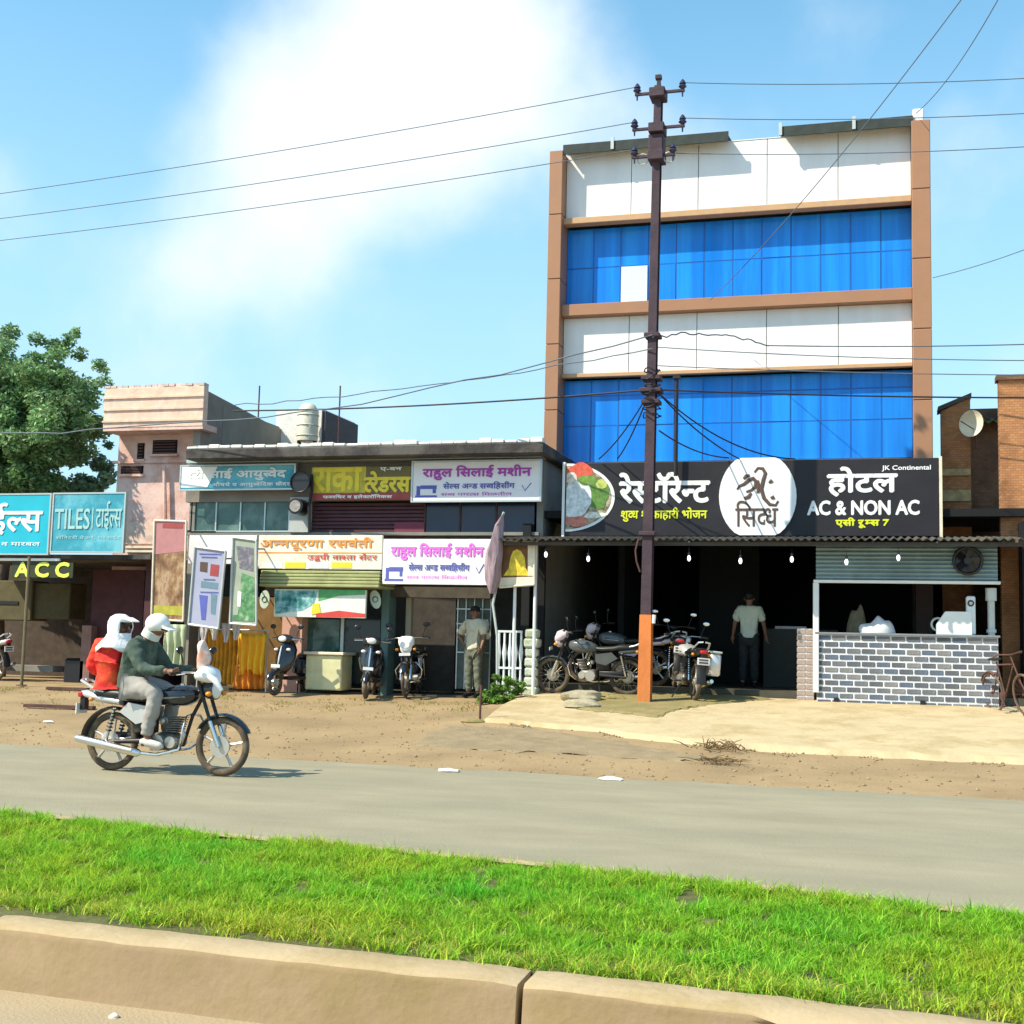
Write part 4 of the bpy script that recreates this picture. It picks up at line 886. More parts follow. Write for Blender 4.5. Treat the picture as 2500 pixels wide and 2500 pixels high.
for (u, lab) in ((972, 'thin pale post under the bell poster, left one of two'), (1010, 'thin pale post at the canopy left corner, right one of two')):
    p = onY(u, 1100, 21.35); g0 = terr(p.x, 21.35); T = thing('steel_post', lab, 'post', (p.x, 21.35, g0)); mb = MB(); mb.cyl((0, 0, 0), (0, 0, (onY(u, 1100 if u < 1000 else 1020, 21.35).z - g0)), .028, n=8); mb.build('shaft', m_pst, T, 40); bar('foot_plate', -.06, .06, -.06, .06, 0, .02, m_pst, T)
a = rect(938, 1190, 984, 1300, 21.5); T = thing('white_railing', 'white baluster railing piece beside the green weeds', 'railing', (a[0], 21.5, terr(a[0], 21.5))); hh_ = a[3] - T.location.z
for z in (.12, hh_ * .45, hh_ - .03): bar('rail', 0, a[1] - a[0], 0, .05, z, z + .035, m_pst, T)
for i in range(5):
    x = .02 + i * (a[1] - a[0] - .04) / 4; mb = MB(); pr = [(0, .02), (.15, .035), (.3, .02), (.5, .02), (.65, .04), (.8, .02), (1, .02)]; mb.tube([(x, .025, .1 + t_ * (hh_ - .1)) for t_, _ in pr], [r_ for _, r_ in pr], 8); mb.build('baluster', m_pst, T, 60)
a = rect(986, 1186, 1013, 1300, 21.4); T = thing('stone_pier', 'rough whitish green stone pier at the left foot of the canopy', 'pier', ((a[0] + a[1]) / 2, 21.55, terr(-5.4, 21.5)))
for i in range(7):
    hs_ = (a[3] - T.location.z) / 7; w = (a[1] - a[0]) / 2 * rng.uniform(.85, 1.1); mb = MB(); mb.bevbox(-w, w, -w, w, i * hs_ + .004, (i + 1) * hs_ - .004, .03)
    mb.v = [(x + .02 * noise.noise(Vector((x * 9, z * 9, i))), y, z) for x, y, z in mb.v]; mb.build('stone', mat('limed_stone', (.50, .53, .42), .9, var=.25, scale=8, bump=.5, col2=(.2, .27, .12), amt2=.5, scale2=5), T)
prt(SR, 'side_wall', (1014, 1012, 1026, 1300), YB1 - .3, .1, m_dark)
# wall lamp / horn loudspeaker stack at (570, 910)
p = onY(570, 910, YB1 - .5); T = thing('loudspeaker', 'black horn loudspeaker hung on the wall between the teal and yellow signs', 'loudspeaker', p)
mb = MB(); mb.cyl((0, .25, 0), (-.02, -.06, 0), .07, .19, n=20); mb.build('horn', m_black, T, 50); mb = MB(); mb.ring((-.02, -.06, 0), .19, .014, axis=(.02, -1, 0)); mb.build('rim', m_black, T, 50); mb = MB(); mb.ell((0, -.02, -.12), .035); mb.build('white_driver', m_wprint, T, 60)
p = onY(558, 955, YB1 - .45); T = thing('meter_box', 'round black gauge on the pale wall strip below the loudspeaker', 'meter', p)
mb = MB(); mb.cyl((0, -.02, 0), (0, .3, 0), .15, n=22); mb.build('case', m_black, T, 40); mb = MB(); mb.cyl((0, -.035, 0), (0, -.021, 0), .11, n=22); mb.build('dial_face', mat('grey_face', (.3, .28, .25), .6, var=.4, scale=20), T, 40)
p = onY(587, 925, YB1 - .4); bar_ = thing('cable_drop', 'black cable bundle dropping down beside the loudspeaker', 'cable', p); mb = MB(); mb.tube([(0, 0, .3), (.02, 0, 0), (-.03, 0, -.3), (0, 0, -.8)], .03, 7); mb.build('cable', m_wire, bar_)
p = onY(1088 - 0, 792, YB1)
# ================================================================ PINK HOUSE
YP = 24.2
a = rect(212, 820, 385, 1300, YP); zg = .3
PH = thing('pink_house', 'weathered pink house with an overhanging parapet behind the shop row', 'house', (a[0], YP, zg)); W_ = a[1] - a[0]
z820 = onY(300, 815, YP).z - zg; z1040 = onY(300, 1040, YP).z - zg
bar('wall', 0, W_, 0, .2, 0, z820, m_pink, PH)
c = rect(196, 730, 384, 806, YP - .6); bar('parapet', c[0] - a[0], c[1] - a[0], -.6, -.42, c[2] - zg, c[3] - zg, m_pinkl, PH, .01)
bar('balcony_floor', c[0] - a[0] + .003, c[1] - a[0] - .003, -.59, 0, z820 - .06, z820 + .06, m_pink, PH); 
def onX(u, v, X): d = ray(u, v); t_ = X / d.x; return O + d * t_
q0, q1, q2_ = onX(386, 732, a[1]), onX(500, 795, a[1]), onX(583, 834, a[1])
mb = MB(); Xa, Xb = W_ - .16, W_ + .004; prof_ = [(-.41, 0), (-.41, c[3] - zg - .02), (q1.y - YP, q1.z - zg), (q2_.y - YP, q2_.z - zg), (q2_.y - YP, 0)]
mb.add([(X_, y_, z_) for X_ in (Xa, Xb) for y_, z_ in prof_], [(0, 1, 2, 3, 4), (9, 8, 7, 6, 5)] + [(k, k + 5, (k + 1) % 5 + 5, (k + 1) % 5) for k in range(5)]); fixnormals(mb.build('side_wall', m_cem, PH))
bar('plaster_patch', W_ + .006, W_ + .012, .5, 3.2, z820 - .2, z820 + .62, m_grey, PH)
bar('parapet_side', c[0] - a[0] + .002, c[0] - a[0] + .12, -.415, .6, z820 + .065, c[3] - zg - .004, m_pink, PH)
for i in range(17):
    w = (c[1] - c[0]) / 17; bar('coping_brick', c[0] - a[0] + i * w + .008, c[0] - a[0] + (i + 1) * w - .008, -.61 + rng.uniform(0, .03), -.41, c[3] - zg + .003, c[3] - zg + .05 + rng.uniform(0, .012), mat('pale_coping', (.6, .5, .46), .9, var=.2), PH)
for k in range(3): bar('moulding', c[0] - a[0] - .01, c[1] - a[0] + .01, -.63, -.601, c[2] - zg + .12 + k * .25, c[2] - zg + .16 + k * .25, m_pinkl, PH)
bar('side_wall', .002, .2, .203, 6.2, 0, z820 + .1, m_pink, PH); bar('back_wall', .203, W_ - .203, 6.3, 6.5, 0, z820 - .2, m_cem, PH)
# descending side roofline as seen beyond the parapet
mb = MB(); xw = W_ - .005; pts = [(3.8, z820 + .4), (9.5, z820 + .4), (9.5, z820 + .45), (3.8, c[3] - zg - .3)]
prt(PH, 'string_course', (212, 868, 384, 873), YP - .05, .05, m_pink)
for bx in ((288, 830, 334, 856), (228, 879, 270, 894), (259, 836, 272, 866)):
    prt(PH, 'window_opening', bx, YP - .012, .01, m_dark); aa = rect(*bx, YP - .02); n = 5
    for i in range(n):
        z0 = lerp(aa[2], aa[3], (i + .15) / n); bar('louvre', aa[0] - a[0] + .03, aa[1] - a[0] - .03, -.045, -.014, z0 - zg, z0 - zg + (aa[3] - aa[2]) / n * .45, mat('dark_brown_louvre', (.08, .035, .03), .7), PH)
    bar('window_sill', aa[0] - a[0] - .04, aa[1] - a[0] + .04, -.08, -.002, aa[2] - zg - .06, aa[2] - zg - .01, m_pink, PH)
prt(PH, 'orange_lit_panel', (236, 985, 344, 1026), YP - .03, .028, m_pinkl);  # orange light on the lower wall, put in as a coloured panel
for v in (1030, 1038): prt(PH, 'moulding', (236, v, 344, v + 4), YP - .07, .07, m_cream)
mb = MB(); mb.cyl(loc(310, 880, YP - .1, PH.location), loc(312, 980, YP - .1, PH.location), .04, n=8); mb.build('drain_pipe', m_pink, PH)
# rooftop structures behind the shops
c = rect(520, 772, 606, 836, 27.5); RW = thing('rooftop_room', 'white rooftop stair room standing behind the shop roof', 'roof structure', (c[0], 27.5, c[2] - 3.5))
bar('wall', 0, c[1] - c[0], 0, 2.0, 0, c[3] - c[2] + 3.5, m_lime, RW); bar('door_hole', c[1] - c[0] - .45, c[1] - c[0] - .2, -.012, -.002, 3.5 + .02, 3.5 + .45, m_dark, RW)
bar('shaded_side', c[1] - c[0] + .002, c[1] - c[0] + .08, .05, 2.0, 0, c[3] - c[2] + 3.45, mat('shaded_side_tone', (.08, .075, .09), .8), RW)  # right-hand side in shadow: the shade is put into its dark colour
p = onY(588, 795, 27.3); T = thing('water_tank', 'round cream water tank before the white rooftop room', 'water tank', (p.x, 27.1, p.z - .5))
mb = MB(); mb.tube([(0, 0, 0), (0, 0, .7), (0, 0, .85), (0, 0, .88)], [.24, .24, .15, .08], 18); mb.build('tank', mat('cream_tank', (.6, .58, .46), .6, var=.1), T, 40)
for k in range(3): mb = MB(); mb.ring((0, 0, .12 + k * .24), .245, .012, axis=(0, 0, 1)); mb.build('rib', MATS['cream_tank'], T, 60)
for s_ in (-.2, .2): bar('stand_leg', s_ - .03, s_ + .03, -.05, .05, -1.2, -.002, m_rust, T)
for u, lab in ((485, 'thin iron rod standing up behind the shop roof, left one'), (638, 'thin iron rod standing up beside the rooftop room, right one')):
    p = onY(u, 836, 26.5); T = thing('iron_rod', lab, 'rod', (p.x, 26.5, p.z - 3.2)); mb = MB(); mb.cyl((0, 0, 0), (0, 0, onY(u, 728, 26.5).z - p.z + 3.2), .018, n=5); mb.build('rod', m_rust, T); bar('foot', -.04, .04, -.04, .04, -.01, .03, m_rust, T)

# ================================================================ TEAL SIGN SHOP (left edge)
YL = 21.9
TS = row_thing('tile_shop', 'dark low shop with maroon wall under the turquoise tile signs', 'building', (-120, 1042, 284, 1300), YL + .3)
prt(TS, 'roof_slab', (-120, 1046, 284, 1054), YL - .1, 5, m_roofc); prt(TS, 'back_wall', (-120, 1050, 284, 1305), YL + 4, .2, mat('brown_inner', (.07, .05, .035), .9, var=.3))
prt(TS, 'side_wall', (270, 1056, 284, 1305), YL + .3, 4, mat('maroon_wall', (.07, .025, .03), .8, var=.2)); prt(TS, 'shutter_panel', (170, 1075, 268, 1300), YL + 1.2, .06, MATS['maroon_wall']); prt(TS, 'pink_jamb', (152, 1180, 170, 1290), YL + 1.0, .3, mat('dusty_pink_jamb', (.24, .14, .12), .9, var=.2))
prt(TS, 'stock_box', (-60, 1095, 60, 1170), YL + 2.0, .6, mat('olive_carton', (.10, .085, .04), .9, var=.2), .02); prt(TS, 'stock_box', (64, 1100, 132, 1168), YL + 2.1, .6, MATS['olive_carton'], .02)
prt(TS, 'black_slot', (-10, 1134, 34, 1140), YL + 1.98, .015, m_black); prt(TS, 'floor', (-120, 1294, 284, 1302), YL + .3, 4, m_floor)
prt(TS, 'bench', (-30, 1255, 100, 1266), YL + 1.2, .5, m_grey); prt(TS, 'dark_stool', (118, 1242, 160, 1292), YL + 1.0, .4, m_black, .05)
def tilesign(lab, box):
    T, fn = sign('tile_sign', lab, box, YL - .2, m_teal2 if box[0] < 50 else m_teal, frame=m_alu); return T, fn
T, fn = tilesign('turquoise sign with large white letters at the left edge of the street', (-70, 934, 92, 1044)); txt('टाईल^स', (-60, 950, 80, 1008), m_wprint, T, fn, y=-.01, bold=.014); txt('सॅिनटरी व मारबल', (-60, 1020, 76, 1030), m_wprint, T, fn, y=-.01)
T, fn = tilesign('turquoise sign reading TILES, right one of the pair', (100, 932, 233, 1040)); txt('TILES', (104, 960, 170, 998), mat('faded_print', (.34, .56, .55), .6), T, fn, y=-.01, bold=.006); txt('टाईल^स', (182, 946, 230, 1000), MATS['faded_print'], T, fn, y=-.01, bold=.006); txt('सॅिनटरी वेअर, गरॅनाईट', (106, 1010, 228, 1018), MATS['faded_print'], T, fn, y=-.01)
mb_ = fn(174, 958, 176, 998); bar('printed_line', mb_[0], mb_[1], -.008, -.001, mb_[2], mb_[3], MATS['faded_print'], T)
T, fn = sign('cement_sign', 'dark sign with yellow green letters below the turquoise signs', (22, 1060, 138, 1090), YL - .1, mat('dark_green_board', (.03, .04, .015), .6)); txt('A C C', (30, 1062, 130, 1088), mat('lit_yellow_green', (.72, .85, .12), .5, var=.05), T, fn, y=-.01, bold=.018)
T, fn = sign('strip_sign', 'narrow pale strip sign hanging directly under the turquoise signs', (-60, 1053, 112, 1058), YL - .12, m_wprint)
T = row_thing('shop_post', 'thin dark steel post standing before the tile shop', 'post', (48, 1045, 52, 1302), YL - .5); mb = MB(); mb.cyl((0, 0, 0), (0, 0, onY(50, 1050, YL - .5).z - T.location.z), .03, n=8); mb.build('shaft', mat('khaki_steel', (.16, .13, .07), .7), T); bar('foot_plate', -.07, .07, -.07, .07, 0, .02, m_rust, T)

# ================================================================ TREE
def leaves(name, C, N_, size, m, parent, base=(1, 1, 1)):
    "C: clumps (x,y,z,r); leaf faces spread through each clump, denser near its skin"
    C = np.array(C); w = C[:, 3] ** 2; idx = rng.choice(len(C), N_, p=w / w.sum()); d = rng.normal(size=(N_, 3)); d /= np.linalg.norm(d, axis=1)[:, None]
    rr_ = C[idx, 3] * (rng.uniform(0, 1, N_) ** .45); P = C[idx, :3] + d * rr_[:, None] * np.array([1, 1, .85])
    a_ = rng.normal(size=(N_, 3)); a_[:, 2] *= .6; a_ /= np.linalg.norm(a_, axis=1)[:, None]; b_ = np.cross(a_, rng.normal(size=(N_, 3))); b_ /= np.linalg.norm(b_, axis=1)[:, None]
    s_ = (size * rng.uniform(.6, 1.3, N_))[:, None]; V = np.stack([P - a_ * s_, P + b_ * s_ * .42, P + a_ * s_, P - b_ * s_ * .42], 1).reshape(-1, 3)
    me = bpy.data.meshes.new(name); me.vertices.add(len(V)); me.vertices.foreach_set('co', V.ravel()); me.loops.add(4 * N_); me.loops.foreach_set('vertex_index', np.arange(4 * N_, dtype=np.int32))
    me.polygons.add(N_); me.polygons.foreach_set('loop_start', np.arange(0, 4 * N_, 4, dtype=np.int32)); me.update(calc_edges=True)
    ct = rng.uniform(.7, 1.3, (len(C), 1)); t_ = (rng.uniform(.6, 1.35, (N_, 1)) * ct[idx]) * np.array([base]) * rng.uniform(.85, 1.15, (N_, 3)); at = me.attributes.new('tint', 'FLOAT_COLOR', 'POINT')
    at.data.foreach_set('color', np.repeat(np.concatenate([t_, np.ones((N_, 1))], 1), 4, 0).ravel().astype(np.float32)); return link(name, me, m, parent)
m_leaf = mat('tree_leaf', (.21, .35, .14), .55, var=.1, spec=.35, trans=.3, attr='tint')
m_bark = mat('bark', (.12, .085, .06), .95, var=.3, scale=9, bump=.8, stretch=(1, 1, .3))
p = onY(20, 800, 24.6); TR = thing('leafy_tree', 'broad green leafy tree rising behind the turquoise signs', 'tree', (p.x, 24.6, .3)); px_, pz_ = p.x, p.z
cl_ = []
while len(cl_) < 330:
    a_, b_, c_ = rng.uniform(-1, 1, 3); d_ = a_ * a_ + b_ * b_ + c_ * c_
    if d_ > 1 or d_ < .12: continue
    k_ = 1 + .16 * noise.noise(Vector((a_ * 2.2, b_ * 2.2, c_ * 2.2)))
    q = onY(8 + a_ * 176 * k_, 792 + b_ * 150 * k_, 24.6 + c_ * 1.6); cl_.append((q.x - px_, q.y - 24.6, q.z - .3, rng.uniform(.16, .42)))
for (u, v, r_) in ((142, 628, .14), (130, 640, .2), (118, 655, .25), (188, 690, .2), (196, 720, .2), (150, 668, .2), (20, 628, .25), (70, 640, .2), (205, 760, .12), (200, 700, .1), (95, 648, .2), (-20, 640, .3), (180, 800, .25), (170, 850, .2)):
    q = onY(u, v, 24.6 + rng.uniform(-.5, .5)); cl_.append((q.x - px_, q.y - 24.6, q.z - .3, r_))
leaves('foliage', cl_, 110000, .062, m_leaf, TR)
cl_ = []
for (u, v, r_) in ((150, 860, .35), (185, 870, .25), (200, 905, .25), (160, 925, .4), (205, 840, .14), (120, 935, .4), (215, 880, .12)):
    for k in range(3): q = onY(u + rng.normal() * 8, v + rng.normal() * 8, 25.4 + rng.uniform(-.3, .3)); cl_.append((q.x - px_, q.y - 24.6, q.z - .3, r_ * rng.uniform(.6, 1)))
leaves('foliage', cl_, 2600, .085, m_leaf, TR, base=(1.0, 1.0, 1.6))
H_ = pz_ - .3
mb = MB(); mb.tube([(.05, 0, -.3), (0, .02, .6), (-.05, 0, 1.6), (.08, .03, H_ * .55)], [.24, .18, .16, .13], 12); mb.build('trunk', m_bark, TR, 60)
for k, (dx, dy, dz) in enumerate(((-1.2, .3, 1.6), (1.1, -.2, 1.5), (.4, .4, 2.4), (-.4, -.4, 2.2), (1.4, .2, .5), (-1.5, 0, .6))):
    b0 = Vector((.05, .02, H_ * .5)); e_ = b0 + Vector((dx, dy, dz)); md_ = b0.lerp(e_, .5) + Vector((0, 0, .18)); mb = MB(); mb.tube([b0, md_, e_], [.09, .06, .02], 8); mb.build('limb', m_bark, TR, 60)

# ================================================================ ELECTRIC POLE AND WIRES
pb = onT(1216, 1326, .05); YPo = pb.y; pt = onY(1243, 165, YPo)
EP = thing('electric_pole', 'tall rusty steel power pole with an orange painted foot before the restaurant', 'utility pole', pb)
axis_ = (pt - pb); Lp = axis_.length; rot = axis_.normalized().to_track_quat('Z', 'Y').to_matrix().to_4x4()
rot = Matrix.Translation((0, 0, 0)) @ Matrix(((1, 0, axis_.x / axis_.z, 0), (0, 1, 0, 0), (0, 0, 1, 0), (0, 0, 0, 1)))
def hbeam(z0, z1, w0, w1, m, name, d=.20):
    mb = MB(); t_ = .014
    for (xa, xb, ya, yb) in ((-1, 1, -d / 2, -d / 2 + t_), (-1, 1, d / 2 - t_, d / 2)):
        v = [(-w0, ya, z0), (w0, ya, z0), (w0, yb, z0), (-w0, yb, z0), (-w1, ya, z1), (w1, ya, z1), (w1, yb, z1), (-w1, yb, z1)]
        mb.add(v, [(0, 3, 2, 1), (4, 5, 6, 7), (0, 1, 5, 4), (1, 2, 6, 5), (2, 3, 7, 6), (3, 0, 4, 7)], rot)
    mb.box(-.01, .01, -d / 2 + t_, d / 2 - t_, z0, z1, rot); return mb.build(name, m, EP)
zo = onY(1222, 1160, YPo).z - pb.z; HT = pt.z - pb.z
m_opaint = mat('orange_paint', (.62, .19, .045), .7, var=.18, scale=4, bump=.3, stretch=(1, 1, .4), col2=(.40, .16, .05), amt2=.5, scale2=3)
hbeam(-.3, zo, .105, .095, m_opaint, 'painted_foot'); hbeam(zo + .002, HT, .082, .060, mat('rusty_purple_steel', (.055, .034, .045), .75, var=.3, scale=4, bump=.3), 'shaft')
m_ppole = MATS['rusty_purple_steel']
def zat(v, u=1240): return onY(u, v, YPo).z - pb.z
def xat(u, v): return onY(u, v, YPo).x - pb.x
def xax(z): return axis_.x / axis_.z * z
z0 = zat(165); bar('top_spike', xax(z0) - .03, xax(z0) + .03, -.03, .03, z0 + .002, zat(145), m_ppole, EP)
bar('top_cap', xax(z0) - .055, xax(z0) + .045, -.05, .05, zat(150), zat(143), m_ppole, EP)
m_ins = mat('brown_porcelain', (.03, .03, .07), .3, spec=.6)
arms = [(180, ((1205, 184), (1290, 179))), (246, ((1200, 250), (1290, 242))), (298, ((1200, 298), (1272, 296)))]
WPT = {}
for k, (v, ends) in enumerate(arms):
    z = zat(v); x0, x1 = xat(ends[0][0] - 4, v), xat(ends[1][0] + 4, v)
    bar('crossarm', x0, x1, -.16, -.11, z - .035, z + .005, m_ppole, EP); bar('arm_clamp', xax(z) - .13, xax(z) + .13, -.20, .14, z - .09, z + .07, m_ppole, EP, .01)
    for j, (u, vv) in enumerate(ends):
        x = xat(u, vv); mb = MB(); mb.tube([(x, -.135, z - .12), (x, -.135, z + .01), (x, -.135, z + .05), (x, -.135, z + .09), (x, -.135, z + .10), (x, -.135, z + .15), (x, -.135, z + .18)], [.012, .02, .07, .04, .06, .035, .01], 10); mb.build('insulator', m_ins, EP, 40)
        WPT[(k, j)] = Vector((pb.x + x, YPo - .135, pb.z + z + .12))
z0, z1 = zat(305), zat(246); bar('transformer_clamp', xax(z0) - .13, xax(z0) + .12, -.14, .14, z0, z1 - .1, m_ppole, EP, .02)
for s_ in (-1, 1): mb = MB(); mb.ring((xax(z0) + s_ * .22, -.1, z0 + .02), .09, .012, n=16); mb.build('guard_ring', m_gsteel, EP)
for v, w in ((635, .13), (715, .16), (738, .18), (760, .15), (1008, .13)):
    z = zat(v, 1230); bar('bracket', xax(z) - w, xax(z) + w, -.15, .13, z - .03, z + .04, m_ppole, EP, .01)
mb = MB(); mb.tube([(xax(1) - .12, -.11, zat(1015, 1225)), (xax(1) - .17, -.12, zat(1040, 1225)), (xax(1) - .15, -.12, zat(1060, 1225)), (xax(1) - .09, -.11, zat(1080, 1225))], .015, 6); mb.build('loose_cable', m_rust, EP)
mb = MB(); mb.cyl((xax(2) + .12, -.07, zat(1176, 1225)), (xax(2) + .13, -.07, zat(1160, 1225)), .03, n=8); mb.build('white_knob', m_wprint, EP)
for k in range(7):      # tangle of service cables round the pole
    zc_ = zat(700 + 14 * k, 1232); mb = MB(); pts = []
    for i in range(14): t_ = i / 13 * 2 * math.pi; pts.append((xax(zc_) + (.13 + .07 * noise.noise(Vector((k, i * .5, 0)))) * math.cos(t_), .18 * math.sin(t_), zc_ + .10 * noise.noise(Vector((i * .4, k, 3)))))
    mb.tube(pts, .011, 5); mb.build('cable_loop', m_wire, EP)

def wire(label, a_, b_, sag=.15, r_=.0075, extra=None, m=None):
    n = 26; o = thing('overhead_wire', label, 'wire', a_); pts = []
    for i in range(n + 1):
        t_ = i / n; p = a_.lerp(b_, t_) - a_; p.z -= sag * 4 * t_ * (1 - t_)
        if extra: p.z += extra * noise.noise(Vector((t_ * 14, sag, 0)))
        pts.append(p)
    mb = MB(); mb.tube(pts, r_, 5); me = mb.build('strand', m or m_wire2, o); return o
m_wire2 = mat('weathered_wire', (.10, .13, .17), .6, var=.1)
Yw = 20.6
wire('topmost power wire left of the pole', onY(-260, 400, Yw), WPT[(0, 0)], .12); wire('middle power wire left of the pole', onY(-260, 443, Yw), WPT[(1, 0)], .12); wire('lowest of the three high power wires left of the pole', onY(-260, 482, Yw), WPT[(2, 0)], .12)
wire('topmost power wire right of the pole', WPT[(0, 1)], onY(2150, 134, Yw), .1); wire('second power wire right of the pole passing the roof corner', WPT[(1, 1)], onY(2150, 200, Yw), .1); wire('third power wire right of the pole passing behind the brown pillar', WPT[(2, 1)] + Vector((0, .3, 0)), onY(2150, 262, Yw), .1)
wire('long diagonal wire crossing the hotel glass from the upper right', onY(1850, -50, 15.5), onY(1340, 566, 23.4), .2); wire('shorter diagonal wire coming in over the hotel roof from the upper right', onY(1915, -60, 16), onY(1728, 214, 23.6), .2)
wire('wire running down from the right edge to the right brown pillar', onY(2120, 390, Yw), onY(1760, 524, 23.6), .1)
q = onY(1231, 636, YPo - .15); q2 = onY(1231, 735, YPo - .15)
wire('twisted cable bundle from the left, upper of the two', onY(-260, 800, 22.4), q, .7, .012, .1); wire('thin cable under the upper bundle on the left', onY(440, 765, 23.6), q + Vector((0, 0, -.2)), .12, .01, .06)
wire('dark cable crossing low behind the shop roof to the pole', onY(440, 775, 23.4), q2, .08, .016, m=m_wire); wire('kinked cable bundle over the white panels right of the pole', q, onY(1450, 652, 22.6), -.12, .012, .07)
wire('upper of four wires right of the hotel', onY(1450, 652, 22.6), onY(2150, 642, 22), .05, .011); wire('second of four wires right of the hotel', onY(1240, 655, 22.4), onY(2150, 680, 22), .08, .009); wire('third of four wires right of the hotel', onY(1240, 690, 22.4), onY(2150, 708, 22), .05, .009)
wire('lowest of four wires right of the hotel, crossing the lower glass band', q2, onY(2150, 750, 22), .05, .014, m=m_wire)
for i, (u, v, Y_, lab) in enumerate(((1130, 866, YS, 'service cable from the pole down to the sign, leftmost'), (1165, 866, YS, 'service cable from the pole down to the sign, second from left'), (1395, 866, YS, 'service cable fanning right from the pole to the round logo'), (1500, 866, YS, 'service cable fanning far right from the pole, upper end'), (1375, 864, YS + .1, 'thin service cable sagging right from the pole above the white letters'))):
    wire(lab, onY(1224 if i < 2 else 1243, 742 if i < 4 else 812, YPo - .1), onY(u, v, Y_ - .05), .1 if i != 3 else .25, .013, m=m_wire)
p0, p1 = onY(1275, 866, 22.5), onY(1275, 715, 22.5); T = thing('pole_reflection', 'thin dark shaft added for the pole mast standing behind the sign right of the pole', 'reflection', p0); mb = MB(); mb.cyl((0, 0, -.3), (0, 0, p1.z - p0.z), .035, n=8); mb.build('shaft', m_wire, T); bar('cap', -.06, .06, -.06, .06, p1.z - p0.z + .001, p1.z - p0.z + .05, m_wire, T)  # solid shaft added in place of the pole's reflection in the glass

# ================================================================ MOTORCYCLES
def arcstrip(mb, c, r, w, a0, a1, th=.006, n=14, crown=.02):
    "mudguard: arc about the axle c in the xz plane, angles in degrees from +x"
    v = []; f = []; K = 5
    for s_ in (0, 1):
        for i in range(n + 1):
            t = R(lerp(a0, a1, i / n)); rr_ = r - s_ * th
            for j in range(K):
                q = (j / (K - 1)) * 2 - 1; rad = rr_ - crown * q * q; v.append((c[0] + rad * math.cos(t), c[1] + q * w / 2, c[2] + rad * math.sin(t)))
    A = K * (n + 1)
    for i in range(n):
        for j in range(K - 1):
            a = i * K + j; f += [(a, a + 1, a + K + 1, a + K), (A + a, A + a + K, A + a + K + 1, A + a + 1)]
        for j in (0, K - 1): a = i * K + j; f.append((a, a + K, A + a + K, A + a) if j == 0 else (a, A + a, A + a + K, a + K))
    for i in (0, n):
        for j in range(K - 1): a = i * K + j; f.append((a, A + a, A + a + 1, a + 1))
    return mb.add(v, f)
m_tyre = mat('dusty_tyre', (.10, .075, .05), .9, var=.35, scale=10, col2=(.26, .20, .12), amt2=.5, scale2=5); m_rim = mat('dusty_rim', (.40, .34, .24), .45, metal=.5, var=.15)
m_alloy = mat('alloy_metal', (.55, .52, .46), .4, metal=.7, var=.1); m_eng = mat('engine_metal', (.16, .15, .13), .5, metal=.5, var=.4, scale=14); m_seat = mat('seat_vinyl', (.02, .022, .02), .45, var=.3, spec=.4)
m_frame = mat('frame_paint', (.02, .018, .018), .45, var=.2); m_lens = mat('lamp_lens', (.8, .8, .76), .12, var=.03, spec=.6); m_redl = mat('red_lens', (.5, .02, .02), .2); m_orl = mat('amber_lens', (.75, .28, .03), .25)
m_silver = mat('silver_paint', (.62, .62, .60), .3, metal=.4, var=.05); m_plate = mat('number_plate', (.8, .8, .76), .5)
def wheel(P, x, r, spokes, wide=.038, alloy=False, name='wheel', y=0):
    mb = MB(); mb.ring((x, y, r), r - wide * 1.35, .016, n=40, k=8, sx=1.4); W = mb.build(name, m_rim, P, 60)
    mb = MB(); mb.ring((x, y, r), r - wide, wide, n=44, k=10, sx=.85); mb.build('tyre', m_tyre, W, 60)
    mb = MB(); mb.cyl((x, y - .055, r), (x, y + .055, r), .045, n=14); mb.cyl((x, y - .035, r), (x, y + .035, r), .075, n=16); mb.build('hub', m_alloy, W, 40)
    R_ = r - wide * 1.35
    for i in range(spokes):
        t = 2 * math.pi * i / spokes + .2; mb = MB()
        if alloy:
            c, s_ = math.cos(t), math.sin(t); mb.tube([(x + .05 * c, y, r + .05 * s_), (x + R_ * .55 * c, y, r + R_ * .55 * s_), (x + R_ * c, y, r + R_ * s_)], [.022, .013, .018], 6)
        else:
            e = .3 * (1 if i % 2 else -1); mb.cyl((x + .06 * math.cos(t + e), y + (.03 if i % 2 else -.03), r + .06 * math.sin(t + e)), (x + R_ * math.cos(t), y, r + R_ * math.sin(t)), .0035, n=4)
        mb.build('spoke', m_rim if not alloy else m_alloy, W)
    mb = MB(); mb.cyl((x, y - .065, r), (x, y - .05, r), .11, n=20); mb.build('brake_drum', m_alloy, W, 40)
    return W
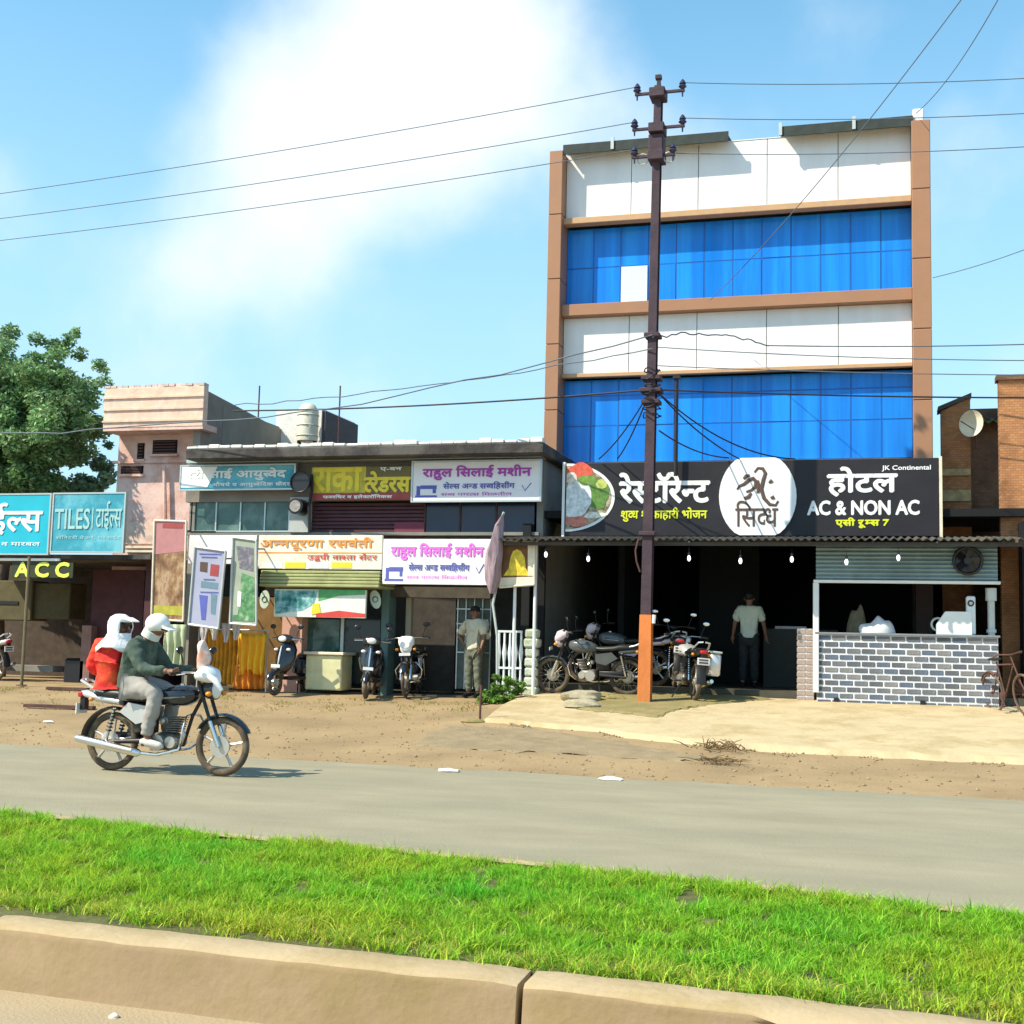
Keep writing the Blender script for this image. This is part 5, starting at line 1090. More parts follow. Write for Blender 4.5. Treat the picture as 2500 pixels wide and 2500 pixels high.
def motorcycle(label, loc, rz, tank, panel, group=None, fairing=None, crate=False, front_plate=True, lean=0, alloy=True, stand=True):
    wb = 1.29; r = .305
    T = thing('motorcycle', label, 'motorcycle', loc, rz, group); T.rotation_euler = (lean, 0, rz)
    wheel(T, 0, r, 5 if alloy else 20, alloy=alloy); wheel(T, wb, r, 5 if alloy else 20, alloy=alloy)
    def P(nm, m, fn, sm=45, par=None): mb = MB(); fn(mb); return mb.build(nm, m, par or T, sm)
    for s_ in (-1, 1):
        F_ = P('fork', m_chrome, lambda b: b.tube([(wb, s_ * .085, r), (wb - .06, s_ * .085, r + .14), (wb - .11, s_ * .085, .56)], [.026, .028, .026], 10))
        P('fork_tube', m_frame, lambda b: b.cyl((wb - .11, s_ * .085, .56), (wb - .26, s_ * .085, .95), .019, n=10), par=F_)
        S_ = P('shock_absorber', m_chrome, lambda b: b.cyl((.0, s_ * .12, r + .02), (.08, s_ * .12, .66), .016, n=8))
        for k in range(7): P('spring', m_frame, lambda b: b.ring((.022 + k * .008, s_ * .12, r + .12 + k * .036), .026, .007, axis=(.2, 0, 1), n=12, k=5), par=S_)
        P('swingarm', m_frame, lambda b: b.tube([(0, s_ * .10, r), (.45, s_ * .09, .33)], [.022, .028], 8))
        P('footpeg', m_rubber, lambda b: b.cyl((.50, s_ * .12, .30), (.50, s_ * .24, .30), .016, n=8))
        h_ = P('handlebar', m_chrome, lambda b: b.tube([(wb - .27, 0, 1.0), (wb - .30, s_ * .12, 1.05), (wb - .38, s_ * .26, 1.05)], .012, 8))
        P('grip', m_rubber, lambda b: b.cyl((wb - .38, s_ * .26, 1.05), (wb - .43, s_ * .38, 1.04), .018, n=9), par=h_); P('lever', m_chrome, lambda b: b.tube([(wb - .33, s_ * .25, 1.04), (wb - .36, s_ * .37, 1.03)], .006, 5), par=h_)
        M_ = P('mirror', m_frame, lambda b: b.tube([(wb - .36, s_ * .26, 1.06), (wb - .33, s_ * .30, 1.16), (wb - .34, s_ * .33, 1.25)], .007, 6)); P('mirror_head', m_black, lambda b: b.ell((wb - .34, s_ * .345, 1.28), (.02, .065, .042), 14, 8), 60, M_); P('mirror_glass', m_chrome, lambda b: b.ell((wb - .357, s_ * .345, 1.28), (.006, .055, .034), 14, 8), 60, M_)
        P('indicator', m_orl, lambda b: b.ell((wb - .10, s_ * .16, .84), (.035, .03, .026), 10, 6), 60); P('indicator', m_orl, lambda b: b.ell((-.20, s_ * .13, .74), (.03, .028, .024), 10, 6), 60)
        P('side_panel', panel, lambda b: b.prism([(.14, .62), (.24, .72), (.52, .68), (.50, .54), (.34, .50)], s_ * .10, s_ * .125) if s_ > 0 else b.prism([(.14, .62), (.24, .72), (.52, .68), (.50, .54), (.34, .50)], -.125, -.10))
        P('grab_rail', m_silver, lambda b: b.tube([(.02, s_ * .10, .80), (-.16, s_ * .12, .84), (-.36, s_ * .09, .93), (-.38, s_ * .02, .94)], .014, 7))
    P('rear_mudguard', m_frame, lambda b: arcstrip(b, (0, 0, r), r + .06, .15, 40, 185)); P('front_mudguard', tank, lambda b: arcstrip(b, (wb, 0, r), r + .035, .12, 25, 150))
    P('frame', m_frame, lambda b: b.tube([(wb - .22, 0, .86), (wb - .36, 0, .60), (wb - .45, 0, .30), (.48, 0, .24), (.42, 0, .52), (.05, 0, .74)], .02, 8).tube([(wb - .24, 0, .88), (.70, 0, .74), (.40, 0, .70), (-.10, 0, .74)], .022, 8))
    e_ = P('engine', m_eng, lambda b: b.bevbox(.50, .80, -.11, .11, .24, .42, .05).bevbox(.58, .76, -.12, .12, .26, .38, .04))
    P('engine_cover', m_alloy, lambda b: b.cyl((.60, -.145, .32), (.60, .145, .32), .085, n=20).cyl((.75, -.13, .33), (.75, .13, .33), .06, n=18), par=e_)
    for k in range(7): P('cooling_fin', m_eng, lambda b: b.bevbox(.66 + k * .008, .80 + k * .008, -.085, .085, .43 + k * .024, .442 + k * .024, .004), par=e_)
    P('carburettor', m_alloy, lambda b: b.ell((.60, -.02, .54), (.05, .05, .045), 10, 7))
    ex = P('exhaust', m_chrome, lambda b: b.tube([(.84, -.06, .50), (.90, -.10, .42), (.86, -.13, .26), (.62, -.14, .20), (.42, -.15, .21)], .018, 8)); P('silencer', m_chrome, lambda b: b.tube([(.44, -.16, .21), (.40, -.16, .21), (.0, -.17, .28), (-.30, -.175, .33), (-.33, -.175, .335)], [.02, .042, .047, .04, .03], 14), par=ex)
    P('heat_shield', m_silver, lambda b: b.tube([(.36, -.205, .235), (.05, -.215, .285)], [.022, .026], 8), par=ex)
    P('crash_guard', m_chrome, lambda b: b.tube([(.92, 0, .62), (.94, -.14, .60), (.96, -.24, .48), (.93, -.22, .34), (.86, -.10, .26), (.84, 0, .25)], .012, 7).tube([(.92, 0, .62), (.94, .14, .60), (.96, .24, .48), (.93, .22, .34), (.86, .10, .26), (.84, 0, .25)], .012, 7))
    P('chain_guard', m_frame, lambda b: b.bevbox(-.02, .46, .065, .085, .32, .40, .008)); P('battery_box', m_black, lambda b: b.bevbox(.28, .50, -.09, .09, .40, .62, .02))
    P('fuel_tank', tank, lambda b: b.loft([(.50, .76, .06, .04), (.53, .77, .11, .07), (.62, .79, .14, .09, .75), (.76, .805, .155, .11, .7), (.88, .81, .14, .105, .7), (.97, .82, .09, .07), (1.0, .82, .04, .03)], 18), 60)
    P('tank_stripe', panel, lambda b: b.loft([(.60, .775, .146, .02), (.76, .79, .161, .026), (.90, .80, .138, .014)], 14), 60); P('tank_cap', m_chrome, lambda b: b.cyl((.80, 0, .905), (.80, 0, .93), .032, n=14))
    P('seat', m_seat, lambda b: b.loft([(-.20, .80, .09, .02), (-.16, .805, .12, .045, .6), (.10, .80, .135, .05, .6), (.22, .775, .14, .045, .6), (.42, .765, .12, .04, .6), (.54, .775, .08, .035)], 16), 60)
    P('tail', panel, lambda b: b.loft([(-.40, .80, .03, .02), (-.34, .79, .07, .04), (-.16, .755, .11, .05), (.12, .72, .12, .04)], 12), 60); P('tail_lamp', m_redl, lambda b: b.bevbox(-.42, -.36, -.06, .06, .755, .81, .01))
    pl = P('number_plate', m_plate, lambda b: b.box(-.405, -.395, -.10, .10, .58, .69, None)); P('plate_marks', m_ink, lambda b: b.box(-.409, -.4052, -.075, .075, .645, .672).box(-.409, -.4052, -.075, .075, .60, .628), par=pl)
    P('plate_bracket', m_frame, lambda b: b.box(-.394, -.34, -.04, .04, .62, .76))
    hl = P('headlight', m_frame if not fairing else fairing, lambda b: b.loft([(wb - .24, .88, .07, .07), (wb - .16, .88, .10, .10), (wb - .10, .88, .105, .105)], 18), 60); P('headlight_lens', m_lens, lambda b: b.ell((wb - .10, 0, .88), (.035, .095, .095), 18, 10), 60, hl)
    P('instrument_cluster', m_black, lambda b: b.bevbox(wb - .24, wb - .16, -.10, .10, .99, 1.07, .02))
    if fairing: P('headlight_cowl', fairing, lambda b: b.loft([(wb - .26, .99, .11, .06), (wb - .18, .98, .15, .10, .7), (wb - .10, .95, .12, .10), (wb - .06, .92, .07, .05)], 16), 60)
    if front_plate: P('front_plate', m_plate, lambda b: b.box(wb + .02, wb + .028, -.10, .10, .73, .78)); P('fork_bridge', m_frame, lambda b: b.bevbox(wb - .24, wb - .16, -.12, .12, .86, .90, .01))
    if stand: P('side_stand', m_frame, lambda b: b.cyl((.46, .12, .26), (.40, .28, .02), .011, n=6))
    if crate:
        c_ = P('pannier_box', m_silver, lambda b: b.bevbox(-.22, .10, -.34, -.16, .42, .78, .03)); P('pannier_lid', m_gsteel, lambda b: b.bevbox(-.23, .11, -.35, -.155, .785, .82, .012), par=c_)
    return T
m_tblack = mat('black_tank_paint', (.014, .015, .018), .18, spec=.6, coat=.5); m_tgrey = mat('grey_tank_paint', (.09, .10, .10), .3, coat=.3); m_pinkw = mat('pinkish_white_paint', (.66, .56, .58), .35)
YM = 12.23; xm0 = onY(213, 1390, YM).x; xm1 = onY(418, 1400, YM).x
RX = Vector((xm0, YM, .006))
MC = motorcycle('dusty black motorcycle carrying two riders along the road', RX, 0, m_tblack, m_silver, alloy=True, front_plate=False, stand=False)
b_ = MB(); b_.tube([(1.18, -.16, 1.02), (1.26, -.17, .98), (1.33, -.14, .88)], [.03, .035, .02], 8); b_.build('leg_guard_strip', m_wprint, MC, 60)
mb = MB(); mb.loft([(1.0, 1.02, .14, .05), (1.07, 1.04, .17, .09), (1.15, 1.02, .15, .08), (1.2, .98, .08, .04)], 14); mb.build('headlight_cowl', m_wprint, MC, 60)
# bundle on the handlebar
mb = MB(); mb.ell((0, 0, 0), (.065, .08, .17), 18, 14); mb.v = [(x * (1 + 1.1 * noise.noise(Vector((x * 9, y * 9, z * 7)))), y * (1 + .3 * noise.noise(Vector((x * 9, y * 5, z * 7 + 4)))), z) for x, y, z in mb.v]
o = mb.build('cloth_bundle', mat('pink_white_cloth', (.80, .62, .52), .85, var=.1, scale=6, col2=(.62, .22, .12), amt2=.8, scale2=5), None, 70); o.location = RX + Vector((1.02, -.02, 1.22)); tag(o, 'white and orange cloth bundle held up over the moving motorcycle handlebar', 'bundle')

# ================================================================ PEOPLE
def skin(name, nodes, edges, m, parent, sub=2, root=0):
    cloth = name != 'body'; sub = 3 if cloth else sub
    me = bpy.data.meshes.new(name); me.from_pydata([n[0] for n in nodes], edges, []); o = bpy.data.objects.new(name, me); COL.objects.link(o)
    md = o.modifiers.new('skin', 'SKIN'); md.use_smooth_shade = True
    for i, n in enumerate(nodes):
        r_ = n[1]; sv = me.skin_vertices[0].data[i]; sv.radius = (r_, r_) if not isinstance(r_, tuple) else r_; sv.use_root = (i == root)
    ms = o.modifiers.new('sub', 'SUBSURF'); ms.levels = sub; ms.render_levels = sub
    bpy.context.view_layer.update(); me2 = bpy.data.meshes.new_from_object(o.evaluated_get(bpy.context.evaluated_depsgraph_get())); me2.name = name
    bpy.data.objects.remove(o); me2.materials.clear(); me2.materials.append(m)
    if cloth:      # creases
        nn_ = [v_.normal.copy() for v_ in me2.vertices]
        for v_, n_ in zip(me2.vertices, nn_):
            c_ = v_.co; w_ = 1 - abs(noise.noise(Vector((c_.x * 7 + c_.z * 5, c_.y * 6, c_.z * 11 - c_.x * 6)))) * 2.2; v_.co = c_ + n_ * (.013 * w_ + .008 * noise.noise(c_ * 17))
    me2.shade_smooth()
    o = bpy.data.objects.new(name, me2); COL.objects.link(o); o.parent = parent; return o
m_skin = mat('brown_skin', (.22, .11, .065), .55, var=.08, spec=.35); m_hair = mat('black_hair', (.012, .010, .010), .6, var=.3)
def V3(*a): return Vector(a)
def hand_mb(mb, w, d, side, curl=.5, s=1.0):
    "palm and five separate curled fingers; w wrist, d direction of the hand, side thumb direction"
    w = Vector(w); d = Vector(d).normalized(); side = Vector(side); side = (side - d * side.dot(d)).normalized(); dn = d.cross(side); 
    mb.tube([w - d * .01, w + d * .02 * s, w + d * .06 * s, w + d * .085 * s], [.024, .032, .036, .03], 10)
    for k, (off, ln) in enumerate(((.027, .070), (.009, .078), (-.009, .073), (-.026, .058))):
        p = w + d * .08 * s + side * off * s; c = curl; q = [p]; dr = d.copy()
        for j in range(3): dr = (dr + dn * c * (.6 + .35 * j)).normalized(); q.append(q[-1] + dr * ln * s / 3)
        mb.tube(q, [.0105, .010, .009, .007], 7)
    p = w + d * .03 * s + side * .03 * s; mb.tube([p, p + (side * .8 + d * .7).normalized() * .035 * s, p + (side * .3 + d + dn * c * .5).normalized() * .065 * s + side * .012], [.013, .011, .008], 7)
def face_parts(P, h, fw, m_eye, up=Vector((0, 0, 1)), s=1.0, mouth=True):
    "nose, ears, eyes, mouth round the head centre h facing fw"
    fw = Vector(fw).normalized(); rt = fw.cross(up).normalized(); up = rt.cross(fw)
    mb = MB(); mb.tube([h + fw * .095 + up * .02, h + fw * .118 - up * .012, h + fw * .098 - up * .028], [.008, .015, .006], 7); mb.build('nose', m_skin, P, 70)
    for s_ in (-1, 1):
        mb = MB(); c = h + rt * s_ * .078 - up * .005; mb.tube([c + up * .03, c + rt * s_ * .014, c - up * .03], [.006, .013, .006], 7); mb.build('ear', m_skin, P, 70)
        mb = MB(); c = h + fw * .090 + rt * s_ * .032 + up * .012; mb.ell(tuple(c), .011, 8, 6); mb.build('eye', m_eye, P, 70)
    if mouth: mb = MB(); c = h + fw * .092 - up * .055; mb.tube([c - rt * .025, c + fw * .006, c + rt * .025], [.003, .007, .003], 6); mb.build('mouth', mat('lip', (.20, .07, .05), .5), P, 70)
m_eye = mat('eye_dark', (.02, .015, .012), .2, spec=.6)

# rider, heading +x on the bike
RD = thing('person', 'rider in a dark green sweater, grey trousers and white cap scarf steering the moving motorcycle', 'person', RX)
def mir(p, s_): return V3(p[0], p[1] * s_, p[2])
def rider_chain(arm=True):
    n = [((.20, 0, .90), .10), ((.21, 0, 1.06), .10), ((.28, 0, 1.24), .11), ((.36, 0, 1.36), .07), ((.42, 0, 1.42), .05), ((.47, 0, 1.49), .088), ((.485, 0, 1.56), .075)]
    e = [(0, 1), (1, 2), (2, 3), (3, 4), (4, 5), (5, 6)]
    for s_ in (-1, 1):
        b0 = len(n); n += [((.31, s_ * .17, 1.32), .068), ((.45, s_ * .25, 1.08), .048), ((.80, s_ * .29, 1.06), .03)]; e += [(2, b0), (b0, b0 + 1), (b0 + 1, b0 + 2)]
        b0 = len(n); n += [((.28, s_ * .11, .87), .10), ((.62, s_ * .20, .82), .07), ((.52, s_ * .19, .42), .045), ((.53, s_ * .19, .34), .04), ((.66, s_ * .20, .30), .035)]; e += [(0, b0), (b0, b0 + 1), (b0 + 1, b0 + 2), (b0 + 2, b0 + 3), (b0 + 3, b0 + 4)]
    return n, e
n, e = rider_chain(); bd = skin('body', n, e, m_skin, RD)
hd = V3(.475, 0, 1.51); face_parts(bd, hd, (1, -.1, -.25), m_eye)
for s_ in (-1, 1):
    mb = MB(); hand_mb(mb, (.80, s_ * .29, 1.06), (.75, s_ * .35, -.1), (0, -s_, .2), .9); mb.build('hand', m_skin, RD, 70)
m_sw = mat('dark_green_sweater', (.055, .085, .065), .95, var=.2, scale=7, bump=.4, col2=(.16, .22, .17), amt2=.6, scale2=3)
n2 = [((.20, 0, .86), .165), ((.20, 0, 1.04), .16), ((.27, 0, 1.24), .17), ((.36, 0, 1.36), .09)]; e2 = [(0, 1), (1, 2), (2, 3)]
for s_ in (-1, 1): b0 = len(n2); n2 += [((.31, s_ * .18, 1.31), .088), ((.46, s_ * .26, 1.07), .064), ((.76, s_ * .29, 1.06), .045)]; e2 += [(2, b0), (b0, b0 + 1), (b0 + 1, b0 + 2)]
skin('sweater', n2, e2, m_sw, RD, root=1)
m_tr = mat('grey_trousers', (.34, .32, .29), .9, var=.12, scale=5, bump=.3)
n3 = [((.20, 0, .90), .14)]; e3 = []
for s_ in (-1, 1): b0 = len(n3); n3 += [((.28, s_ * .11, .88), .118), ((.62, s_ * .20, .83), .085), ((.54, s_ * .19, .55), .068), ((.51, s_ * .19, .39), .058)]; e3 += [(0, b0), (b0, b0 + 1), (b0 + 1, b0 + 2), (b0 + 2, b0 + 3)]
skin('trousers', n3, e3, m_tr, RD)
m_shoe = mat('pale_shoe', (.55, .52, .46), .7, var=.2)
for s_ in (-1, 1):
    mb = MB(); mb.tube([(.46, s_ * .20, .325), (.50, s_ * .20, .33), (.58, s_ * .20, .315), (.68, s_ * .205, .295), (.72, s_ * .205, .29)], [.03, .045, .043, .04, .015], 10); mb.build('shoe', m_shoe, RD, 60)
# white cap / helmet with dark visor slot
mb = MB(); mb.ell((.465, 0, 1.545), (.135, .118, .115), 20, 12); mb.v = [(x, y, max(z, 1.47)) for x, y, z in mb.v]; mb.build('helmet', mat('white_helmet', (.82, .82, .76), .35), RD, 60)
mb = MB(); mb.prism([(.57, 1.50), (.66, 1.475), (.665, 1.487), (.575, 1.53)], -.09, .09); fixnormals(mb.build('helmet_peak', MATS['white_helmet'], RD))
mb = MB(); mb.tube([(.38, -.0, 1.40), (.40, 0, 1.44), (.42, 0, 1.47)], [.10, .098, .10], 16); mb.build('scarf', mat('pale_scarf', (.66, .68, .60), .9, var=.1), RD, 60)
mb = MB(); mb.bevbox(.545, .60, -.075, .075, 1.475, 1.515, .012); mb.build('dark_glasses', m_black, RD)

# pillion, side-saddle, back towards the viewer, looking ahead
PN = thing('person', 'passenger in a bright red tunic and white head scarf sitting side saddle behind the rider', 'person', RX)
n = [((-.06, .0, .90), .11), ((-.06, -.02, 1.08), .10), ((-.05, -.01, 1.26), .11), ((-.03, 0, 1.37), .055), ((-.01, 0, 1.41), .05), ((.015, 0, 1.49), .088), ((.02, 0, 1.555), .075)]; e = [(0, 1), (1, 2), (2, 3), (3, 4), (4, 5), (5, 6)]
for s_, el, wr in ((-1, (-.285, -.02, 1.09), (-.20, .06, .92)), (1, (.185, -.01, 1.11), (.22, .02, .94))):
    b0 = len(n); n += [((-.05 + s_ * .16, 0, 1.31), .06), (el, .042), (wr, .028)]; e += [(2, b0), (b0, b0 + 1), (b0 + 1, b0 + 2)]
for s_ in (-1, 1):
    b0 = len(n); n += [((-.06 + s_ * .09, .12, .87), .095), ((-.02 + s_ * .08, .42, .84), .065), ((.0 + s_ * .07, .44, .48), .042), ((.0 + s_ * .07, .46, .40), .035), ((.0 + s_ * .07, .58, .36), .03)]; e += [(0, b0), (b0, b0 + 1), (b0 + 1, b0 + 2), (b0 + 2, b0 + 3), (b0 + 3, b0 + 4)]
bd = skin('body', n, e, m_skin, PN); face_parts(bd, V3(.02, 0, 1.505), (1, -.15, -.05), m_eye)
mb = MB(); hand_mb(mb, (.22, .02, .94), (.3, .0, -.9), (0, -1, 0), .5); mb.build('hand', m_skin, PN, 70); mb = MB(); hand_mb(mb, (-.20, .06, .92), (.5, .4, -.5), (0, -1, 0), .8); mb.build('hand', m_skin, PN, 70)
m_kur = mat('red_tunic', (.70, .022, .018), .8, var=.15, scale=5, col2=(.85, .14, .03), amt2=.8, scale2=3.5, bump=.4)
n2 = [((-.07, .0, .84), .185), ((-.065, -.02, 1.0), .14), ((-.055, -.02, 1.12), .125), ((-.05, -.01, 1.27), .13), ((-.03, 0, 1.37), .075)]; e2 = [(0, 1), (1, 2), (2, 3), (3, 4)]
for s_, el in ((-1, (-.29, -.03, 1.10)), (1, (.19, -.02, 1.12))): b0 = len(n2); n2 += [((-.05 + s_ * .165, -.01, 1.31), .072), (el, .058), ((el[0] + (.05 if s_ < 0 else .02), el[1] + .03, el[2] - .10), .048)]; e2 += [(3, b0), (b0, b0 + 1), (b0 + 1, b0 + 2)]
for s_ in (-1, 1): b0 = len(n2); n2 += [((-.05 + s_ * .10, .16, .87), .12), ((-.02 + s_ * .09, .40, .84), .095), ((.0 + s_ * .08, .44, .62), .09)]; e2 += [(0, b0), (b0, b0 + 1), (b0 + 1, b0 + 2)]
skin('tunic', n2, e2, m_kur, PN, root=1)
for s_ in (-1, 1): mb = MB(); mb.tube([(s_ * .07, .42, .385), (s_ * .07, .47, .38), (s_ * .07, .62, .345)], [.03, .04, .02], 9); mb.build('shoe', m_black, PN, 60)
# draped scarf: open shell round the head, wide over the shoulders
prof = [(.0, 1.645), (.05, 1.64), (.10, 1.61), (.125, 1.56), (.128, 1.50), (.122, 1.44), (.135, 1.39), (.17, 1.34), (.205, 1.29), (.21, 1.27)]
v = []; f = []; n_ = 36
for j, (r_, z) in enumerate(prof):
    for i in range(n_):
        t = 2 * math.pi * i / n_; w = 1 + .05 * math.sin(5 * t + j * .3) * (j > 5) + .05 * noise.noise(Vector((math.cos(t) * 2, math.sin(t) * 2, z * 8)))
        fx = 1.0 + (.12 if (math.cos(t) > .3 and j in (3, 4)) else 0); v.append((.012 + (.0 if j < 6 else -.03 * (j - 5) / 4) + r_ * w * fx * math.cos(t), r_ * w * math.sin(t), z + (.035 * (j == 9)) * math.sin(3 * t)))
for j in range(len(prof) - 1):
    for i in range(n_):
        t = 2 * math.pi * (i + .5) / n_
        if 3 <= j <= 4 and math.cos(t + .35) > .72: continue
        a = j * n_ + i; f.append((a, j * n_ + (i + 1) % n_, (j + 1) * n_ + (i + 1) % n_, (j + 1) * n_ + i))
mb = MB(); mb.add(v, f); o = mb.build('head_scarf', mat('white_scarf', (.86, .86, .86), .9, var=.03, bump=.3, scale=8), PN, 80); fixnormals(o); md = o.modifiers.new('thick', 'SOLIDIFY'); md.thickness = .008
mb = MB(); mb.prism([(.11, 1.585), (.20, 1.56), (.20, 1.57), (.12, 1.61)], -.07, .07); fixnormals(mb.build('cap_peak', MATS['white_scarf'], PN)); mb = MB(); mb.bevbox(.10, .125, -.07, .07, 1.495, 1.53, .008); mb.build('dark_glasses', m_black, PN)

def standing(label, loc, rz, shirt, pants, height=1.68, pose='back', lean_=0.0):
    s = height / 1.72; T = thing('person', label, 'person', loc, rz); T.scale = (s, s, s)
    # local: faces +x
    L_, A_ = [], []
    n = [((0, 0, .95), .11), ((0, 0, 1.12), .10), ((.0, 0, 1.32), .11), ((0, 0, 1.47), .058), ((.01, 0, 1.53), .052), ((.02, 0, 1.61), .088), ((.02, 0, 1.67), .075)]; e = [(0, 1), (1, 2), (2, 3), (3, 4), (4, 5), (5, 6)]
    arms_ = {'back': (((.0, -.26, 1.16), (.07, -.30, .93)), ((.0, .26, 1.16), (.07, .30, .93))), 'hip': (((-.05, -.40, 1.17), (.05, -.20, 1.00)), ((.08, .27, 1.14), (.20, .28, .95)))}[pose]
    for s_, (el, wr) in zip((-1, 1), arms_): b0 = len(n); n += [((0, s_ * .18, 1.41), .062), (el, .042), (wr, .028)]; e += [(2, b0), (b0, b0 + 1), (b0 + 1, b0 + 2)]
    for s_ in (-1, 1): b0 = len(n); n += [((0, s_ * .09, .88), .088), ((.02, s_ * .10, .49), .055), ((-.01, s_ * .11, .10), .038), ((.0, s_ * .11, .05), .036), ((.13, s_ * .12, .035), .03)]; e += [(0, b0), (b0, b0 + 1), (b0 + 1, b0 + 2), (b0 + 2, b0 + 3), (b0 + 3, b0 + 4)]
    bd = skin('body', n, e, m_skin, T); face_parts(bd, V3(.02, 0, 1.615), (1, 0, 0), m_eye)
    for s_, (el, wr) in zip((-1, 1), arms_): mb = MB(); d = (V3(*wr) - V3(*el)); hand_mb(mb, wr, d, (1, 0, 0), .35); mb.build('hand', m_skin, T, 70)
    n2 = [((0, 0, .88), .17), ((0, 0, 1.10), .155), ((0, 0, 1.32), .17), ((0, 0, 1.46), .085)]; e2 = [(0, 1), (1, 2), (2, 3)]
    for s_, (el, wr) in zip((-1, 1), arms_): b0 = len(n2); q = V3(0, s_ * .19, 1.40).lerp(V3(*el), .85); n2 += [((0, s_ * .17, 1.40), .105), (tuple(q), .07)]; e2 += [(2, b0), (b0, b0 + 1)]
    skin('shirt', n2, e2, shirt, T, root=1)
    n3 = [((0, 0, .93), (.13, .15))]; e3 = []
    for s_ in (-1, 1): b0 = len(n3); n3 += [((0, s_ * .09, .87), .108), ((.02, s_ * .10, .50), .078), ((-.01, s_ * .11, .10), .062)]; e3 += [(0, b0), (b0, b0 + 1), (b0 + 1, b0 + 2)]
    skin('trousers', n3, e3, pants, T)
    for s_ in (-1, 1): mb = MB(); mb.tube([(-.07, s_ * .11, .04), (-.03, s_ * .11, .05), (.08, s_ * .12, .045), (.18, s_ * .125, .03)], [.03, .048, .045, .02], 10); mb.build('shoe', m_black, T, 60)
    mb = MB(); mb.ell((.005, 0, 1.66), (.105, .092, .085), 16, 10); mb.v = [(x, y, z if not (x > .07 and z < 1.67) else 1.67 + (z - 1.67) * .1) for x, y, z in mb.v]; mb.build('hair', m_hair, T, 60)
    return T
def foot(u, Y, dz=0.): x = onY(u, 1300, Y).x; return V3(x, Y, terr(x, Y) + dz)
m_shirt = mat('grey_green_shirt', (.58, .62, .50), .9, var=.08, scale=6, bump=.4); m_dpant = mat('dark_trousers', (.02, .024, .024), .9); m_shirt2 = mat('beige_shirt', (.56, .52, .38), .9, var=.12, scale=6, bump=.4)
p = onY(1422, 1290, 24.2); standing('man in a pale grey shirt and dark trousers standing in the hall doorway, back turned', (p.x, 23.3, ZF + .002), R(90), m_shirt, m_dpant, 1.66, 'back')
p = foot(893, 22.35); standing('man in a beige shirt, hand on hip, standing beside the grille door', p, R(-105), m_shirt2, mat('grey_green_trousers', (.13, .14, .10), .9), 1.62, 'hip')

# ================================================================ PARKED TWO-WHEELERS
g_ = 'motorcycles parked under the canopy'
def ground_at(u, v, apron=False): p = onT(u, v, .06 if apron else 0); return p
yb_ = 21.55; xb0 = onY(1180, 1290, yb_).x
motorcycle('parked black motorcycle with pinkish white cowl facing left of the pole', (xb0 + .02, yb_ + .05, terr(xb0, yb_) + .06), R(180), m_tgrey, m_tgrey, g_, m_pinkw, alloy=False, lean=R(-4))
motorcycle('second parked motorcycle with a pink white cowl, half hidden behind the first', (xb0 + .35, yb_ + .85, ZF), R(172), m_tgrey, m_pinkw, g_, m_pinkw, alloy=True, lean=R(-5))
p = foot(1310, 21.15, .065); motorcycle('motorcycle seen from behind with number plate and silver box, right of the pole', p, R(112), m_silver, m_tblack, g_, m_silver, crate=True, lean=R(4))
p = foot(1272, 22.2); motorcycle('darker motorcycle parked deeper in the hall behind the silver box one', (p.x, 22.2, ZF), R(105), m_tblack, m_tgrey, g_, lean=R(4))
p = foot(766, 21.7) - 1.29 * V3(math.cos(R(-80)), math.sin(R(-80)), 0); motorcycle('small motorcycle with a white front mudguard parked before the dark doorway', p + V3(0, 0, .01), R(-80), m_tblack, m_wprint, 'two wheelers parked before the shops', m_wprint, lean=R(3))
p = onY(10, 1290, 22.5); motorcycle('motorcycle parked in the shade under the turquoise sign at the left edge', (p.x - .2, 22.5, terr(p.x, 22)), R(160), m_tgrey, m_wprint, 'two wheelers parked before the shops', m_silver, lean=R(-3))

